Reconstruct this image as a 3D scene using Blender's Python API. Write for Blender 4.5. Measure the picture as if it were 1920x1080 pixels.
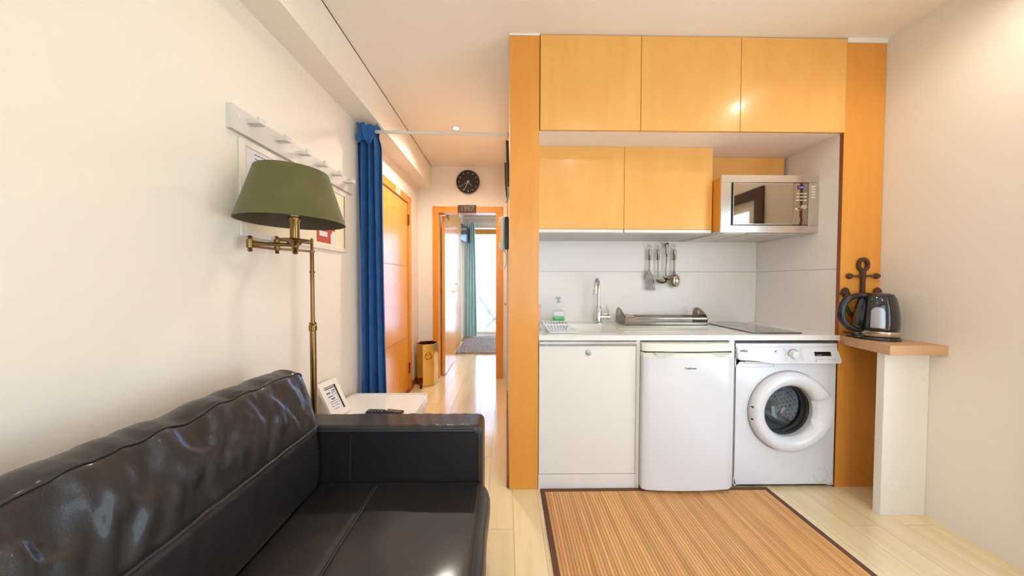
import bpy, bmesh, math, random
from mathutils import Vector, Matrix, noise
random.seed(7)
for o in list(bpy.data.objects): bpy.data.objects.remove(o)
SC = bpy.context.scene; COL = SC.collection; PI = math.pi

# ------------------------------------------------------------------ camera
yaw, pit, roll = map(math.radians, (.8231, -1.3213, .1184))
F = Vector((math.sin(yaw)*math.cos(pit), math.cos(yaw)*math.cos(pit), math.sin(pit)))
R0 = Vector((math.cos(yaw), -math.sin(yaw), 0)); U0 = R0.cross(F)
Rv = R0*math.cos(roll)+U0*math.sin(roll); Uv = U0*math.cos(roll)-R0*math.sin(roll)
cd = bpy.data.cameras.new('camera'); cam = bpy.data.objects.new('camera', cd); COL.objects.link(cam)
M = Matrix((Rv, Uv, -F)).transposed().to_4x4(); M.translation = Vector((0, 0, 1.2627)); cam.matrix_world = M
cd.sensor_width = 36; cd.lens = 564.32/1920*36; cd.shift_x = 2.27/1920; cd.shift_y = -.95/1920
cd.clip_start = .02; SC.camera = cam
SC.view_settings.view_transform = 'Standard'; SC.view_settings.look = 'None'
SC.view_settings.gamma = 1; SC.view_settings.use_curve_mapping = False
SC.view_settings.exposure = -.64

# ------------------------------------------------------------------ sky and lamps
W = bpy.data.worlds.new('sky'); SC.world = W; W.use_nodes = True
nt = W.node_tree; bg = nt.nodes['Background']
tc = nt.nodes.new('ShaderNodeTexCoord'); sx = nt.nodes.new('ShaderNodeSeparateXYZ'); cr = nt.nodes.new('ShaderNodeValToRGB')
nt.links.new(tc.outputs['Generated'], sx.inputs[0]); nt.links.new(sx.outputs['Z'], cr.inputs[0]); nt.links.new(cr.outputs[0], bg.inputs[0])
cr.color_ramp.elements[0].color = (.62, .84, 1, 1); cr.color_ramp.elements[1].color = (.38, .64, 1, 1)
bg.inputs[1].default_value = 8.0

def light(name, kind, loc, power, col, rot=(0, 0, 0), **k):
    l = bpy.data.lights.new(name, kind); l.energy = power; l.color = col
    for a, b in k.items(): setattr(l, a, b)
    o = bpy.data.objects.new(name, l); o.location = loc; o.rotation_euler = rot; COL.objects.link(o); return o
WARM = (1, .91, .79)
CEIL = 2.704
SPOT_CONE = [160, 150, 165, 165, 165, 165, 165]
SPOTS = [(-.48, 2.89), (-.50, 1.20), (1.88, 1.12), (.70, .55), (-.5, -.7), (1.2, -.9), (.5, 5.3)]  # last four are unseen fill lamps, added to brighten room and bedroom
SPOTW = [118, 12, 26, 34, 30, 40, 170]
for (x, y), w, cone in zip(SPOTS, SPOTW, SPOT_CONE):
    light('spot_lamp', 'SPOT', (x, y, CEIL-.02), w*1.0, WARM, spot_size=math.radians(cone), spot_blend=.85, shadow_soft_size=.035)
# the sun stands behind the house: it lights the street side opposite the bedroom and the floor behind the camera
sd = Vector((.42, .64, -.64))
light('sun', 'SUN', (0, -6, 8), 20, (1, .97, .93), sd.to_track_quat('-Z', 'Y').to_euler(), angle=math.radians(.6))
# daylight through the tall window in the right wall; the unseen back window is added for fill
light('daylight', 'AREA', (2.42, .45, 1.15), 20, (.90, .95, 1), (0, math.radians(90), 0), shape='RECTANGLE', size=1.8, size_y=1.4)
light('daylight', 'AREA', (.7, -2.42, 1.4), 8, (.90, .95, 1), (math.radians(90), 0, 0), shape='RECTANGLE', size=2.0, size_y=1.9)  # area fill at the added back window

# ------------------------------------------------------------------ materials
def hexc(r, g, b): return tuple(((v/255)/12.92 if v/255 <= .04045 else ((v/255+.055)/1.055)**2.4) for v in (r, g, b))+(1,)
MATS = {}
def mat(name, col, rough=.5, metal=0, coat=0, sheen=0, noise_amt=0, nscale=(8, 8, 8), col2=None, bump=0, bscale=60, trans=0, emit=None, ior=1.5, alpha=1, var=0, detail=4):
    if name in MATS: return MATS[name]
    m = bpy.data.materials.new(name); m.use_nodes = True; t = m.node_tree; n = t.nodes; L = t.links
    b = n['Principled BSDF']; col = tuple(col)+(() if len(col) == 4 else (1,))
    b.inputs['Base Color'].default_value = col; b.inputs['Roughness'].default_value = rough; b.inputs['Metallic'].default_value = metal
    b.inputs['Coat Weight'].default_value = coat; b.inputs['Coat Roughness'].default_value = .12; b.inputs['IOR'].default_value = ior
    b.inputs['Sheen Weight'].default_value = sheen; b.inputs['Transmission Weight'].default_value = trans; b.inputs['Alpha'].default_value = alpha
    if emit: b.inputs['Emission Color'].default_value = tuple(emit[0])+(1,); b.inputs['Emission Strength'].default_value = emit[1]
    tcn = n.new('ShaderNodeTexCoord')
    if col2 is not None:
        mp = n.new('ShaderNodeMapping'); mp.inputs['Scale'].default_value = nscale
        L.new(tcn.outputs['Object'], mp.inputs[0])
        nz = n.new('ShaderNodeTexNoise'); nz.inputs['Scale'].default_value = 1; nz.inputs['Detail'].default_value = detail; nz.inputs['Roughness'].default_value = .6
        vec = mp.outputs[0]
        if var:
            oi = n.new('ShaderNodeObjectInfo'); ad = n.new('ShaderNodeVectorMath'); ad.operation = 'MULTIPLY_ADD'
            ad.inputs[1].default_value = (37, 53, 71); L.new(oi.outputs['Random'], ad.inputs[0]); L.new(vec, ad.inputs[2]); vec = ad.outputs[0]
        L.new(vec, nz.inputs['Vector'])
        rp = n.new('ShaderNodeValToRGB'); rp.color_ramp.elements[0].position = .3; rp.color_ramp.elements[1].position = .7
        rp.color_ramp.elements[0].color = col; rp.color_ramp.elements[1].color = tuple(col2)+(() if len(col2) == 4 else (1,))
        L.new(nz.outputs['Fac'], rp.inputs[0]); out = rp.outputs[0]
        if var:
            hs = n.new('ShaderNodeHueSaturation'); mr = n.new('ShaderNodeMapRange'); mr.inputs[3].default_value = 1-var; mr.inputs[4].default_value = 1+var
            L.new(oi.outputs['Random'], mr.inputs[0]); L.new(mr.outputs[0], hs.inputs['Value']); L.new(out, hs.inputs['Color']); out = hs.outputs[0]
        L.new(out, b.inputs['Base Color'])
    if bump:
        nb = n.new('ShaderNodeTexNoise'); nb.inputs['Scale'].default_value = bscale; nb.inputs['Detail'].default_value = 3
        L.new(tcn.outputs['Object'], nb.inputs['Vector'])
        bp = n.new('ShaderNodeBump'); bp.inputs['Strength'].default_value = bump; bp.inputs['Distance'].default_value = .01
        L.new(nb.outputs['Fac'], bp.inputs['Height']); L.new(bp.outputs[0], b.inputs['Normal'])
    MATS[name] = m; return m
def glass_mat(name, tint=(1, 1, 1), f0=.06):
    if name in MATS: return MATS[name]
    m = bpy.data.materials.new(name); m.use_nodes = True; t = m.node_tree; n = t.nodes; L = t.links; n.clear()
    o = n.new('ShaderNodeOutputMaterial'); mx = n.new('ShaderNodeMixShader'); tr = n.new('ShaderNodeBsdfTransparent'); gl = n.new('ShaderNodeBsdfGlossy')
    lw = n.new('ShaderNodeLayerWeight'); pw_ = n.new('ShaderNodeMath'); pw_.operation = 'POWER'; pw_.inputs[1].default_value = 4
    fr = n.new('ShaderNodeMath'); fr.operation = 'MULTIPLY_ADD'; fr.inputs[1].default_value = .9; fr.inputs[2].default_value = f0
    L.new(lw.outputs['Facing'], pw_.inputs[0]); L.new(pw_.outputs[0], fr.inputs[0]); gl.inputs['Roughness'].default_value = .02; tr.inputs[0].default_value = tint+(1,)
    L.new(fr.outputs[0], mx.inputs[0]); L.new(tr.outputs[0], mx.inputs[1]); L.new(gl.outputs[0], mx.inputs[2]); L.new(mx.outputs[0], o.inputs[0])
    MATS[name] = m; return m
m_wall = mat('wall_paint', hexc(243, 234, 221), .75, bump=.04, bscale=90)
m_ceil = mat('ceiling_paint', hexc(247, 239, 228), .8, bump=.03, bscale=90)
m_niche = mat('niche_panel', hexc(244, 234, 228), .35)
m_wood = mat('honey_veneer', hexc(238, 170, 84), .30, coat=.25, col2=hexc(245, 186, 100), nscale=(7, 7, 1.6), detail=6)
m_post = mat('honey_post', hexc(226, 148, 52), .36, coat=.2, col2=hexc(234, 162, 64), nscale=(9, 9, 1.2), detail=6)
m_door = mat('honey_door', hexc(238, 166, 66), .25, coat=.35, col2=hexc(244, 178, 80), nscale=(5, 5, 1), detail=5)
m_plank = mat('beech_plank', hexc(230, 204, 156), .17, coat=1, col2=hexc(243, 221, 180), nscale=(14, 1.4, 3), detail=6, var=.05)
m_sub = mat('floor_joint', hexc(176, 140, 96), .5)
m_gap = mat('dark_gap', hexc(60, 34, 18), .8)
m_white = mat('white_laminate', hexc(234, 229, 222), .3)
m_appl = mat('white_enamel', hexc(224, 223, 228), .22, coat=.3)
m_cream = mat('cream_plastic', hexc(232, 232, 218), .35)
m_top = mat('white_worktop', hexc(240, 236, 230), .18, coat=.3)
m_grey = mat('grey_panel', hexc(190, 188, 186), .4)
m_alu = mat('brushed_aluminium', hexc(205, 208, 212), .3, metal=1)
m_steel = mat('brushed_steel', hexc(214, 204, 194), .26, metal=1)
m_chrome = mat('chrome', hexc(215, 212, 205), .08, metal=1)
m_uten = mat('utensil_steel', hexc(150, 140, 124), .16, metal=1)
m_mirror = mat('dark_mirror_glass', hexc(172, 160, 146), .04, metal=1)
m_black = mat('black_plastic', hexc(18, 18, 20), .25, coat=.3)
m_dial = mat('clock_dial', hexc(42, 42, 44), .6)
m_hob = mat('hob_glass', hexc(20, 20, 22), .06, coat=1)
m_brass = mat('antique_brass', hexc(118, 92, 52), .25, metal=1, col2=hexc(150, 120, 74), nscale=(20, 20, 5))
m_gold = mat('polished_brass', hexc(214, 166, 82), .15, metal=1)
m_shade = mat('olive_velvet', hexc(88, 84, 42), .9, sheen=.15, col2=hexc(102, 96, 52), nscale=(9, 9, 9), bump=.05, bscale=300)
m_shadein = mat('shade_lining', hexc(92, 82, 66), .8)
m_blue = mat('blue_velvet', hexc(20, 82, 148), .85, sheen=.2, col2=hexc(34, 102, 170), nscale=(30, 30, 14), bump=.15, bscale=220)
m_teal = mat('teal_fabric', hexc(184, 222, 226), .8, col2=hexc(200, 232, 236), nscale=(8, 8, 2))
m_leather = mat('black_leather', hexc(26, 23, 24), .42, coat=.25, bump=.12, bscale=340, col2=hexc(32, 28, 28), nscale=(4, 4, 4))
m_seam = mat('leather_piping', hexc(34, 30, 30), .4, coat=.2)
m_thread = mat('grey_stitching', hexc(78, 72, 68), .7)
m_rack = mat('white_painted_wood', hexc(222, 215, 206), .45)
m_frame = mat('white_frame', hexc(238, 230, 216), .4)
m_paper = mat('paper', hexc(232, 226, 230), .8)
m_creamp = mat('cream_paper', hexc(240, 228, 196), .8)
m_red = mat('red_print', hexc(190, 84, 70), .8)
m_ink = mat('ink', hexc(60, 58, 64), .8)
m_ledge = mat('oak_ledge', hexc(204, 156, 112), .45, col2=hexc(216, 170, 126), nscale=(4, 14, 30))
m_iron = mat('rusty_iron', hexc(92, 62, 48), .7, metal=.3, bump=.3, bscale=80)
m_mat = mat('bamboo_slat', hexc(204, 142, 84), .4, col2=hexc(222, 170, 110), nscale=(60, 3, 30), var=.14)
m_mband = mat('brown_binding', hexc(100, 62, 44), .8, bump=.2, bscale=200)
m_rug = mat('grey_shag', hexc(120, 112, 112), .95, bump=.5, bscale=60, col2=hexc(160, 150, 148), nscale=(30, 30, 30))
m_label = mat('silver_grey', hexc(170, 172, 176), .35, metal=.5)
m_clear = glass_mat('clear_glass')
m_winglass = glass_mat('window_glass')
m_green = mat('green_soap', hexc(60, 190, 90), .1, coat=.5)
m_pink = mat('pink_plastic', hexc(240, 176, 176), .35)
m_brownf = mat('brown_window_frame', hexc(78, 48, 34), .4)
m_skirt = mat('brown_skirting', hexc(150, 84, 44), .5)
m_facade = mat('sky_tinted_facade', hexc(182, 214, 252), .8)  # blue sky light put into the white, so floor reflections turn blue
m_fline = mat('facade_grey', hexc(150, 156, 165), .8)
m_drum = mat('drum_steel', hexc(232, 234, 238), .32, metal=.8)
m_rubber = mat('grey_rubber', hexc(60, 62, 64), .6)
m_bowl = glass_mat('door_glass', (.86, .88, .88))
m_lamp = mat('lit_lamp', (1, 1, 1), .5, emit=((1, .86, .62), 30))
m_led = mat('led', (0, 0, 0), .5, emit=((.35, .3, 1), 2.0))
m_ledw = mat('led_amber', (0, 0, 0), .5, emit=((1, .6, .4), .8))

# ------------------------------------------------------------------ mesh helpers
class B:
    def __init__(s): s.bm = bmesh.new(); s.bev = False
    def _merge(s, t):
        me = bpy.data.meshes.new('t'); t.to_mesh(me); t.free(); s.bm.from_mesh(me); bpy.data.meshes.remove(me); return s
    def box(s, x0, x1, y0, y1, z0, z1, bev=0, seg=2, rot=None, about=None):
        t = bmesh.new(); bmesh.ops.create_cube(t, size=1)
        for v in t.verts: v.co = Vector(((x0+x1)/2+v.co.x*(x1-x0), (y0+y1)/2+v.co.y*(y1-y0), (z0+z1)/2+v.co.z*(z1-z0)))
        if bev: s.bev = True; bmesh.ops.bevel(t, geom=list(t.edges), offset=bev, segments=seg, affect='EDGES', profile=.5)
        if rot is not None:
            a = Vector(about) if about else Vector(((x0+x1)/2, (y0+y1)/2, (z0+z1)/2))
            for v in t.verts: v.co = a+rot@(v.co-a)
        return s._merge(t)
    def tube(s, pts, r, n=10, closed=False, caps=True):
        pts = [Vector(p) for p in pts]; N = len(pts); rs = r if isinstance(r, (list, tuple)) else [r]*N
        rings = []; prev = None
        for i, p in enumerate(pts):
            if closed: d = pts[(i+1) % N]-pts[i-1]
            else: d = pts[min(i+1, N-1)]-pts[max(i-1, 0)]
            d.normalize()
            a = prev if prev is not None else (Vector((0, 0, 1)) if abs(d.z) < .9 else Vector((1, 0, 0)))
            u = a-d*a.dot(d)
            if u.length < 1e-6: u = d.orthogonal()
            u.normalize(); w = d.cross(u); prev = u
            rings.append([s.bm.verts.new(p+(u*math.cos(2*PI*k/n)+w*math.sin(2*PI*k/n))*rs[i]) for k in range(n)])
        for i in range(N if closed else N-1):
            a, b = rings[i], rings[(i+1) % N]
            for k in range(n): s.bm.faces.new((a[k], a[(k+1) % n], b[(k+1) % n], b[k]))
        if caps and not closed:
            s.bm.faces.new(rings[0][::-1]); s.bm.faces.new(rings[-1])
        return s
    def cyl(s, p0, p1, r0, r1=None, n=24): return s.tube([p0, p1], [r0, r0 if r1 is None else r1], n)
    def lathe(s, prof, c, n=48, axis='z', sy=1.0, closed=False, caps=True):
        c = Vector(c); rings = []
        for r, h in prof:
            ring = []
            for k in range(n):
                a = 2*PI*k/n; x, y = r*math.cos(a), r*math.sin(a)*sy
                p = {'z': (x, y, h), 'y': (x, h, y), 'x': (h, x, y)}[axis]
                ring.append(s.bm.verts.new(c+Vector(p)))
            rings.append(ring)
        m = len(rings)
        for i in range(m if closed else m-1):
            a, b = rings[i], rings[(i+1) % m]
            for k in range(n): s.bm.faces.new((a[k], a[(k+1) % n], b[(k+1) % n], b[k]))
        if not closed and caps:
            if prof[0][0] > 1e-5: s.bm.faces.new(rings[0][::-1])
            if prof[-1][0] > 1e-5: s.bm.faces.new(rings[-1])
        return s
    def prism(s, poly, axis, a0, a1):
        def P(u, v, h): return {'z': (u, v, h), 'y': (u, h, v), 'x': (h, u, v)}[axis]
        A = [s.bm.verts.new(P(u, v, a0)) for u, v in poly]; Bv = [s.bm.verts.new(P(u, v, a1)) for u, v in poly]
        n = len(poly)
        s.bm.faces.new(A[::-1]); s.bm.faces.new(Bv)
        for k in range(n): s.bm.faces.new((A[k], A[(k+1) % n], Bv[(k+1) % n], Bv[k]))
        return s
    def grid(s, f, nu, nv, wrapv=False, wrapu=False):
        g = [[s.bm.verts.new(f(i/(nu if wrapu else nu-1), j/(nv if wrapv else nv-1))) for j in range(nv)] for i in range(nu)]
        for i in range(nu if wrapu else nu-1):
            for j in range(nv if wrapv else nv-1):
                s.bm.faces.new((g[i][j], g[(i+1) % nu][j], g[(i+1) % nu][(j+1) % nv], g[i][(j+1) % nv]))
        return g
    def solid(s, f, th, nu, nv):
        """open sheet f(u,v)->(point), thickened by vector function th"""
        a = s.grid(f, nu, nv); b = s.grid(lambda u, v: f(u, v)+th, nu, nv)
        for i in range(nu-1):
            for j in (0, nv-1): s.bm.faces.new((a[i][j], a[i+1][j], b[i+1][j], b[i][j]))
        for j in range(nv-1):
            for i in (0, nu-1): s.bm.faces.new((a[i][j], a[i][j+1], b[i][j+1], b[i][j]))
        return s

def wloc(o):
    v = Vector((0, 0, 0))
    while o: v += o.location; o = o.parent
    return v
def obj(name, b, m, parent=None, kind=None, ang=38):
    bm = b.bm; bmesh.ops.remove_doubles(bm, verts=bm.verts, dist=1e-6); bmesh.ops.recalc_face_normals(bm, faces=bm.faces)
    if parent is None:
        zs = [v.co.z for v in bm.verts]; c = Vector((sum(v.co.x for v in bm.verts)/len(zs), sum(v.co.y for v in bm.verts)/len(zs), min(zs)))
    else: c = wloc(parent)
    for v in bm.verts: v.co -= c
    me = bpy.data.meshes.new(name); bm.to_mesh(me); bm.free()
    me.polygons.foreach_set('use_smooth', [True]*len(me.polygons)); me.set_sharp_from_angle(angle=math.radians(ang))
    me.materials.append(m); o = bpy.data.objects.new(name, me); COL.objects.link(o)
    if parent is None: o.location = c
    else: o.parent = parent
    if b.bev:
        md = o.modifiers.new('weighted_normals', 'WEIGHTED_NORMAL'); md.keep_sharp = True; md.weight = 100
    if kind: o['kind'] = kind
    return o
def tag(o, label, cat, group=None):
    o['label'] = label; o['category'] = cat
    if group: o['group'] = group
    return o
def thing(name, label, cat, loc, group=None):
    o = bpy.data.objects.new(name, None); o.location = loc; o.empty_display_size = .05; COL.objects.link(o); return tag(o, label, cat, group)
def struct(name, b, m): return obj(name, b, m, None, 'structure')
def text(name, s, size, m, parent, origin, right, up, ext=.0006, align='CENTER'):
    c = bpy.data.curves.new(name, 'FONT'); c.body = s; c.size = size; c.extrude = ext; c.align_x = align; c.align_y = 'CENTER'
    t = bpy.data.objects.new('t', c); COL.objects.link(t); dg = bpy.context.evaluated_depsgraph_get()
    me = bpy.data.meshes.new_from_object(t.evaluated_get(dg)); bpy.data.objects.remove(t)
    r = Vector(right).normalized(); u = Vector(up).normalized(); X = Matrix((r, u, r.cross(u))).transposed().to_4x4()
    X.translation = Vector(origin)-wloc(parent); me.transform(X); me.materials.clear(); me.materials.append(m)
    o = bpy.data.objects.new(name, me); COL.objects.link(o); o.parent = parent; return o
def rz(a): return Matrix.Rotation(a, 3, 'Z')
def rx(a): return Matrix.Rotation(a, 3, 'X')
def ry(a): return Matrix.Rotation(a, 3, 'Y')
def bez(p, n=16):
    """Catmull-Rom through points"""
    p = [Vector(q) for q in p]; out = []
    q = [p[0]*2-p[1]]+p+[p[-1]*2-p[-2]]
    for i in range(1, len(q)-2):
        for k in range(n):
            t = k/n; a, b, c, d = q[i-1:i+3]
            out.append(.5*((2*b)+(c-a)*t+(2*a-5*b+4*c-d)*t*t+(3*b-a-3*c+d)*t**3))
    out.append(p[-1]); return out

# ------------------------------------------------------------------ SETTING
XL, XR, K, YF, YB, XC = -1.121, 2.262, 1.79, 3.85, 2.398, .018
P1, P2 = .193, 2.013     # inner faces of the two wooden posts
YBACK = -2.3
# floor with planks
fl = struct('floor', B().box(XL-.1, XR+.4, YBACK-.1, 7.0, -.06, -.004), m_sub)
pw, pl = .145, 1.25
pm = None; cnt = 0
for i in range(24):
    x0 = XL+i*pw
    if x0 > XR+.2: break
    off = random.choice([0, .31, .62, .93])
    for j in range(-1, 8):
        y0 = -1.0+j*pl-off; y1 = y0+pl
        if y1 < -.6 or y0 > 5.2 or (x0 > .1 and y0 > 1.85): continue
        if pm is None:
            o = obj('plank', B().box(x0+.0008, x0+pw-.0008, y0+.0008, y1-.0008, -.004, 0), m_plank, fl)
            pm = o; base = (x0, y0)
        else:
            o = pm.copy(); COL.objects.link(o); o.parent = fl; o.location = (x0-base[0], y0-base[1], 0)
        cnt += 1
# bedroom floor beyond planks is continued by the boards above; ceiling
struct('ceiling', B().box(XL-.1, XR+.1, YBACK-.1, 7.0, CEIL, CEIL+.1), m_ceil)
# dropped beam along the left wall with a dark joint against the ceiling
bmo = struct('trim_1', B().box(XL, -.952, YBACK, YF, 2.4326, CEIL-.006), m_wall)
obj('dark_joint', B().box(-.952, -.9505, YBACK, YF, CEIL-.006, CEIL), m_gap, bmo)
# left wall with entry door opening
D0, D1, DT = 2.50, 3.535, 2.215
struct('wall_left', B().box(XL-.1, XL, YBACK, D0, 0, CEIL).box(XL-.1, XL, D0, D1, DT, CEIL).box(XL-.1, XL, D1, YF, 0, CEIL), m_wall)
# entry door
w = struct('door_1', B().box(XL-.06, XL+.012, D0, D0+.09, 0, DT, .003).box(XL-.06, XL+.012, D1-.085, D1, 0, DT-.075, .003).box(XL-.06, XL+.012, D1-.085, D1, DT-.0745, DT, .003), m_post)
obj('head_rail', B().box(XL-.06, XL+.012, D0+.0905, D1-.0855, DT-.075, DT, .003), m_post, w)
lf = obj('door_leaf', B().box(XL-.055, XL-.004, D0+.094, D1-.091, .008, DT-.082, .003), m_door, w)
obj('groove', B().box(XL-.0045, XL-.003, D0+.1, D1-.1, .62, .624), m_skirt, lf)
obj('groove', B().box(XL-.0045, XL-.003, D0+.1, D1-.1, 1.42, 1.424), m_skirt, lf)
for z in (.26, 1.95):
    obj('hinge', B().cyl((XL+.012, D1-.09, z-.05), (XL+.012, D1-.09, z+.05), .008, n=12).cyl((XL+.012, D1-.09, z-.058), (XL+.012, D1-.09, z-.052), .010, n=12).cyl((XL+.012, D1-.09, z+.052), (XL+.012, D1-.09, z+.058), .010, n=12), m_brass, w)
obj('threshold', B().box(XL-.02, XL+.03, D0, D1, 0, .012, .004), m_skirt, w)
# small exit notice on the head rail
nt_ = thing('door_notice', 'small square notice with two red bars on the entry door head rail', 'sign', (XL+.014, 3.11, 2.150))
obj('sheet', B().box(XL+.0125, XL+.0145, 3.05, 3.17, 2.146, 2.208), m_creamp, nt_)
obj('print', B().box(XL+.0145, XL+.015, 3.068, 3.152, 2.192, 2.198).box(XL+.0145, XL+.015, 3.068, 3.078, 2.166, 2.192).box(XL+.0145, XL+.015, 3.142, 3.152, 2.160, 2.192).box(XL+.0145, XL+.015, 3.10, 3.122, 2.166, 2.18), m_red, nt_)
struct('baseboard_left', B().box(XL, XL+.014, D1+.002, YF, 0, .07, .003), m_skirt)
# far wall with bedroom doorway
O0, O1, OT = -.862, -.135, 2.118
struct('wall_far', B().box(XL-.1, O0-.02, YF, YF+.1, 0, CEIL).box(O1+.02, XC, YF, YF+.1, 0, CEIL).box(O0-.02, O1+.02, YF, YF+.1, OT+.02, CEIL), m_wall)
fo = struct('door_2', B().box(O0-.076, O0, YF-.012, YF+.112, 0, OT, .003).box(O1, O1+.09, YF-.012, YF+.112, 0, OT, .003), m_post)
obj('head_rail', B().box(O0-.076, O1+.09, YF-.012, YF+.112, OT+.0005, OT+.082, .003), m_post, fo)
ld = obj('door_leaf', B().box(O0+.012, O0+.052, YF+.13, YF+.86, .008, OT-.01, .002), m_door, fo)
obj('hinge', B().cyl((O0+.004, YF+.12, .2), (O0+.004, YF+.12, .3), .008, n=10).cyl((O0+.004, YF+.12, 1.06), (O0+.004, YF+.12, 1.16), .008, n=10).cyl((O0+.004, YF+.12, 1.85), (O0+.004, YF+.12, 1.95), .008, n=10), m_brass, fo)
obj('door_handle', B().cyl((O0+.052, YF+.80, 1.09), (O0+.10, YF+.80, 1.09), .009, n=12).tube([(O0+.098, YF+.805, 1.09), (O0+.102, YF+.75, 1.088), (O0+.10, YF+.68, 1.092)], .008, 10).cyl((O0+.052, YF+.80, 1.0), (O0+.062, YF+.80, 1.0), .014, n=14).cyl((O0+.052, YF+.80, 1.09), (O0+.060, YF+.80, 1.09), .024, n=18), m_chrome, ld)
# house number plate
pt = thing('number_plate', 'dark bronze number plate above the bedroom doorway', 'sign', (-.50, YF-.014, 2.118))
obj('plate', B().box(-.616, -.384, YF-.022, YF-.0125, 2.120, 2.214, .008, 3), mat('bronze_plate', hexc(82, 66, 50), .5, metal=.5, bump=.2, bscale=50), pt)
text('lettering', '1997', .085, mat('bronze_number', hexc(134, 114, 92), .5, metal=.4), pt, (-.50, YF-.0228, 2.167), (1, 0, 0), (0, 0, 1), .001)
# corridor wall on the right (side of the kitchen block) and its door casing
struct('wall_corridor', B().box(XC, P1, K+.012, 2.76, 0, CEIL).box(XC, P1, 2.76, 3.62, 2.12, CEIL).box(XC, P1, 3.62, YF, 0, CEIL), m_wall)
d3 = struct('door_3', B().box(XC-.016, XC+.1, 2.757, 2.84, 0, 2.12, .003).box(XC-.016, XC+.1, 3.54, 3.623, 0, 2.12, .003).box(XC-.016, XC+.1, 2.757, 3.623, 2.1205, 2.20, .003), m_post)
l3 = obj('door_leaf', B().box(XC+.01, XC+.05, 2.844, 3.536, .008, 2.115, .002), m_door, d3)
obj('door_handle', B().cyl((XC+.01, 2.93, 1.03), (XC-.035, 2.93, 1.03), .009, n=12).tube([(XC-.033, 2.925, 1.03), (XC-.038, 2.99, 1.028), (XC-.036, 3.05, 1.03)], .009, 10), m_gold, l3)
struct('baseboard_right', B().box(XC-.016, XC, K+.014, 2.755, 0, .075, .003).box(XC-.016, XC, 3.625, YF-.014, 0, .075, .003), m_skirt)
# kitchen niche (walls are clad with big glossy panels)
wk = struct('wall_kitchen', B().box(P1, XR, YB+.012, YB+.11, 0, CEIL), m_wall)
for a, b in ((.93, 1.3355), (1.3375, 2.15)):
    obj('panel', B().box(P1, P2, YB, YB+.012, a, b, .001, 1), m_niche, wk)
wr = struct('wall_kitchen_right', B().box(P2+.012, XR, K+.012, YB+.012, 0, CEIL), m_wall)
for a, b in ((.93, 1.3355), (1.3375, 2.15)):
    obj('panel', B().box(P2, P2+.012, K+.02, YB, a, b, .001, 1), m_niche, wr)
struct('trim_2', B().box(P1, P2, K+.022, YB, 2.149, 2.16), m_niche)      # soffit above the niche
struct('trim_3', B().box(XC, P1-.001, K, K+.012, 0, 2.694, .002), m_post)   # left wooden post cladding
struct('trim_4', B().box(P2+.002, XR-.002, K, K+.012, 0, 2.676, .002), m_post)
obj('edge_strip', B().box(P2, P2+.002, K+.0, K+.02, 0, 2.676), m_skirt, bpy.data.objects['trim_4'])
struct('trim_5', B().box(P2+.005, XR, K-.004, K+.012, 2.677, CEIL), m_ceil)
struct('trim_6', B().box(XC-.002, P1, K-.002, K+.012, 2.695, CEIL), m_ceil)
# right wall with the tall brown framed window (beside the camera) and back wall
WY0, WY1, WZ = -.40, 1.215, 2.10
struct('wall_right', B().box(XR, XR+.1, WY1, K+.3, 0, CEIL).box(XR, XR+.1, YBACK, WY0, 0, CEIL).box(XR, XR+.1, WY0, WY1, WZ, CEIL).box(XR, XR+.1, WY0, WY1, 0, .12), m_wall)
w1 = struct('window_1', B().box(XR-.02, XR+.1, WY1-.09, WY1, .12, WZ).box(XR-.02, XR+.1, WY0, WY0+.09, .12, WZ).box(XR-.02, XR+.1, WY0+.09, WY1-.09, WZ-.09, WZ).box(XR-.02, XR+.1, WY0+.09, WY1-.09, .12, .2), m_brownf)
obj('sash', B().box(XR+.01, XR+.06, WY1-.18, WY1-.091, .201, WZ-.091).box(XR+.01, XR+.06, WY0+.091, WY0+.18, .201, WZ-.091).box(XR+.01, XR+.06, WY0+.18, WY1-.18, WZ-.18, WZ-.091).box(XR+.01, XR+.06, WY0+.18, WY1-.18, .201, .3).box(XR+.01, XR+.06, .38, .47, .3, WZ-.18), m_frame, w1)
obj('pane', B().box(XR+.03, XR+.036, WY0+.18, .38, .3, WZ-.18).box(XR+.03, XR+.036, .47, WY1-.18, .3, WZ-.18), m_winglass, w1)
struct('wall_back', B().box(XL-.1, -.3, YBACK-.1, YBACK, 0, CEIL).box(1.7, XR+.1, YBACK-.1, YBACK, 0, CEIL).box(-.3, 1.7, YBACK-.1, YBACK, 2.35, CEIL).box(-.3, 1.7, YBACK-.1, YBACK, 0, .45), m_wall)
w4 = struct('window_added', B().box(-.3, -.22, YBACK-.08, YBACK+.02, .45, 2.35).box(1.62, 1.7, YBACK-.08, YBACK+.02, .45, 2.35).box(-.22, 1.62, YBACK-.08, YBACK+.02, 2.27, 2.35).box(-.22, 1.62, YBACK-.08, YBACK+.02, .45, .53).box(.66, .74, YBACK-.08, YBACK+.02, .53, 2.27), m_frame)  # unseen window, added to bring fill light from behind the camera
obj('pane', B().box(-.22, .66, YBACK-.04, YBACK-.035, .53, 2.27).box(.74, 1.62, YBACK-.04, YBACK-.035, .53, 2.27), m_winglass, w4)

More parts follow.
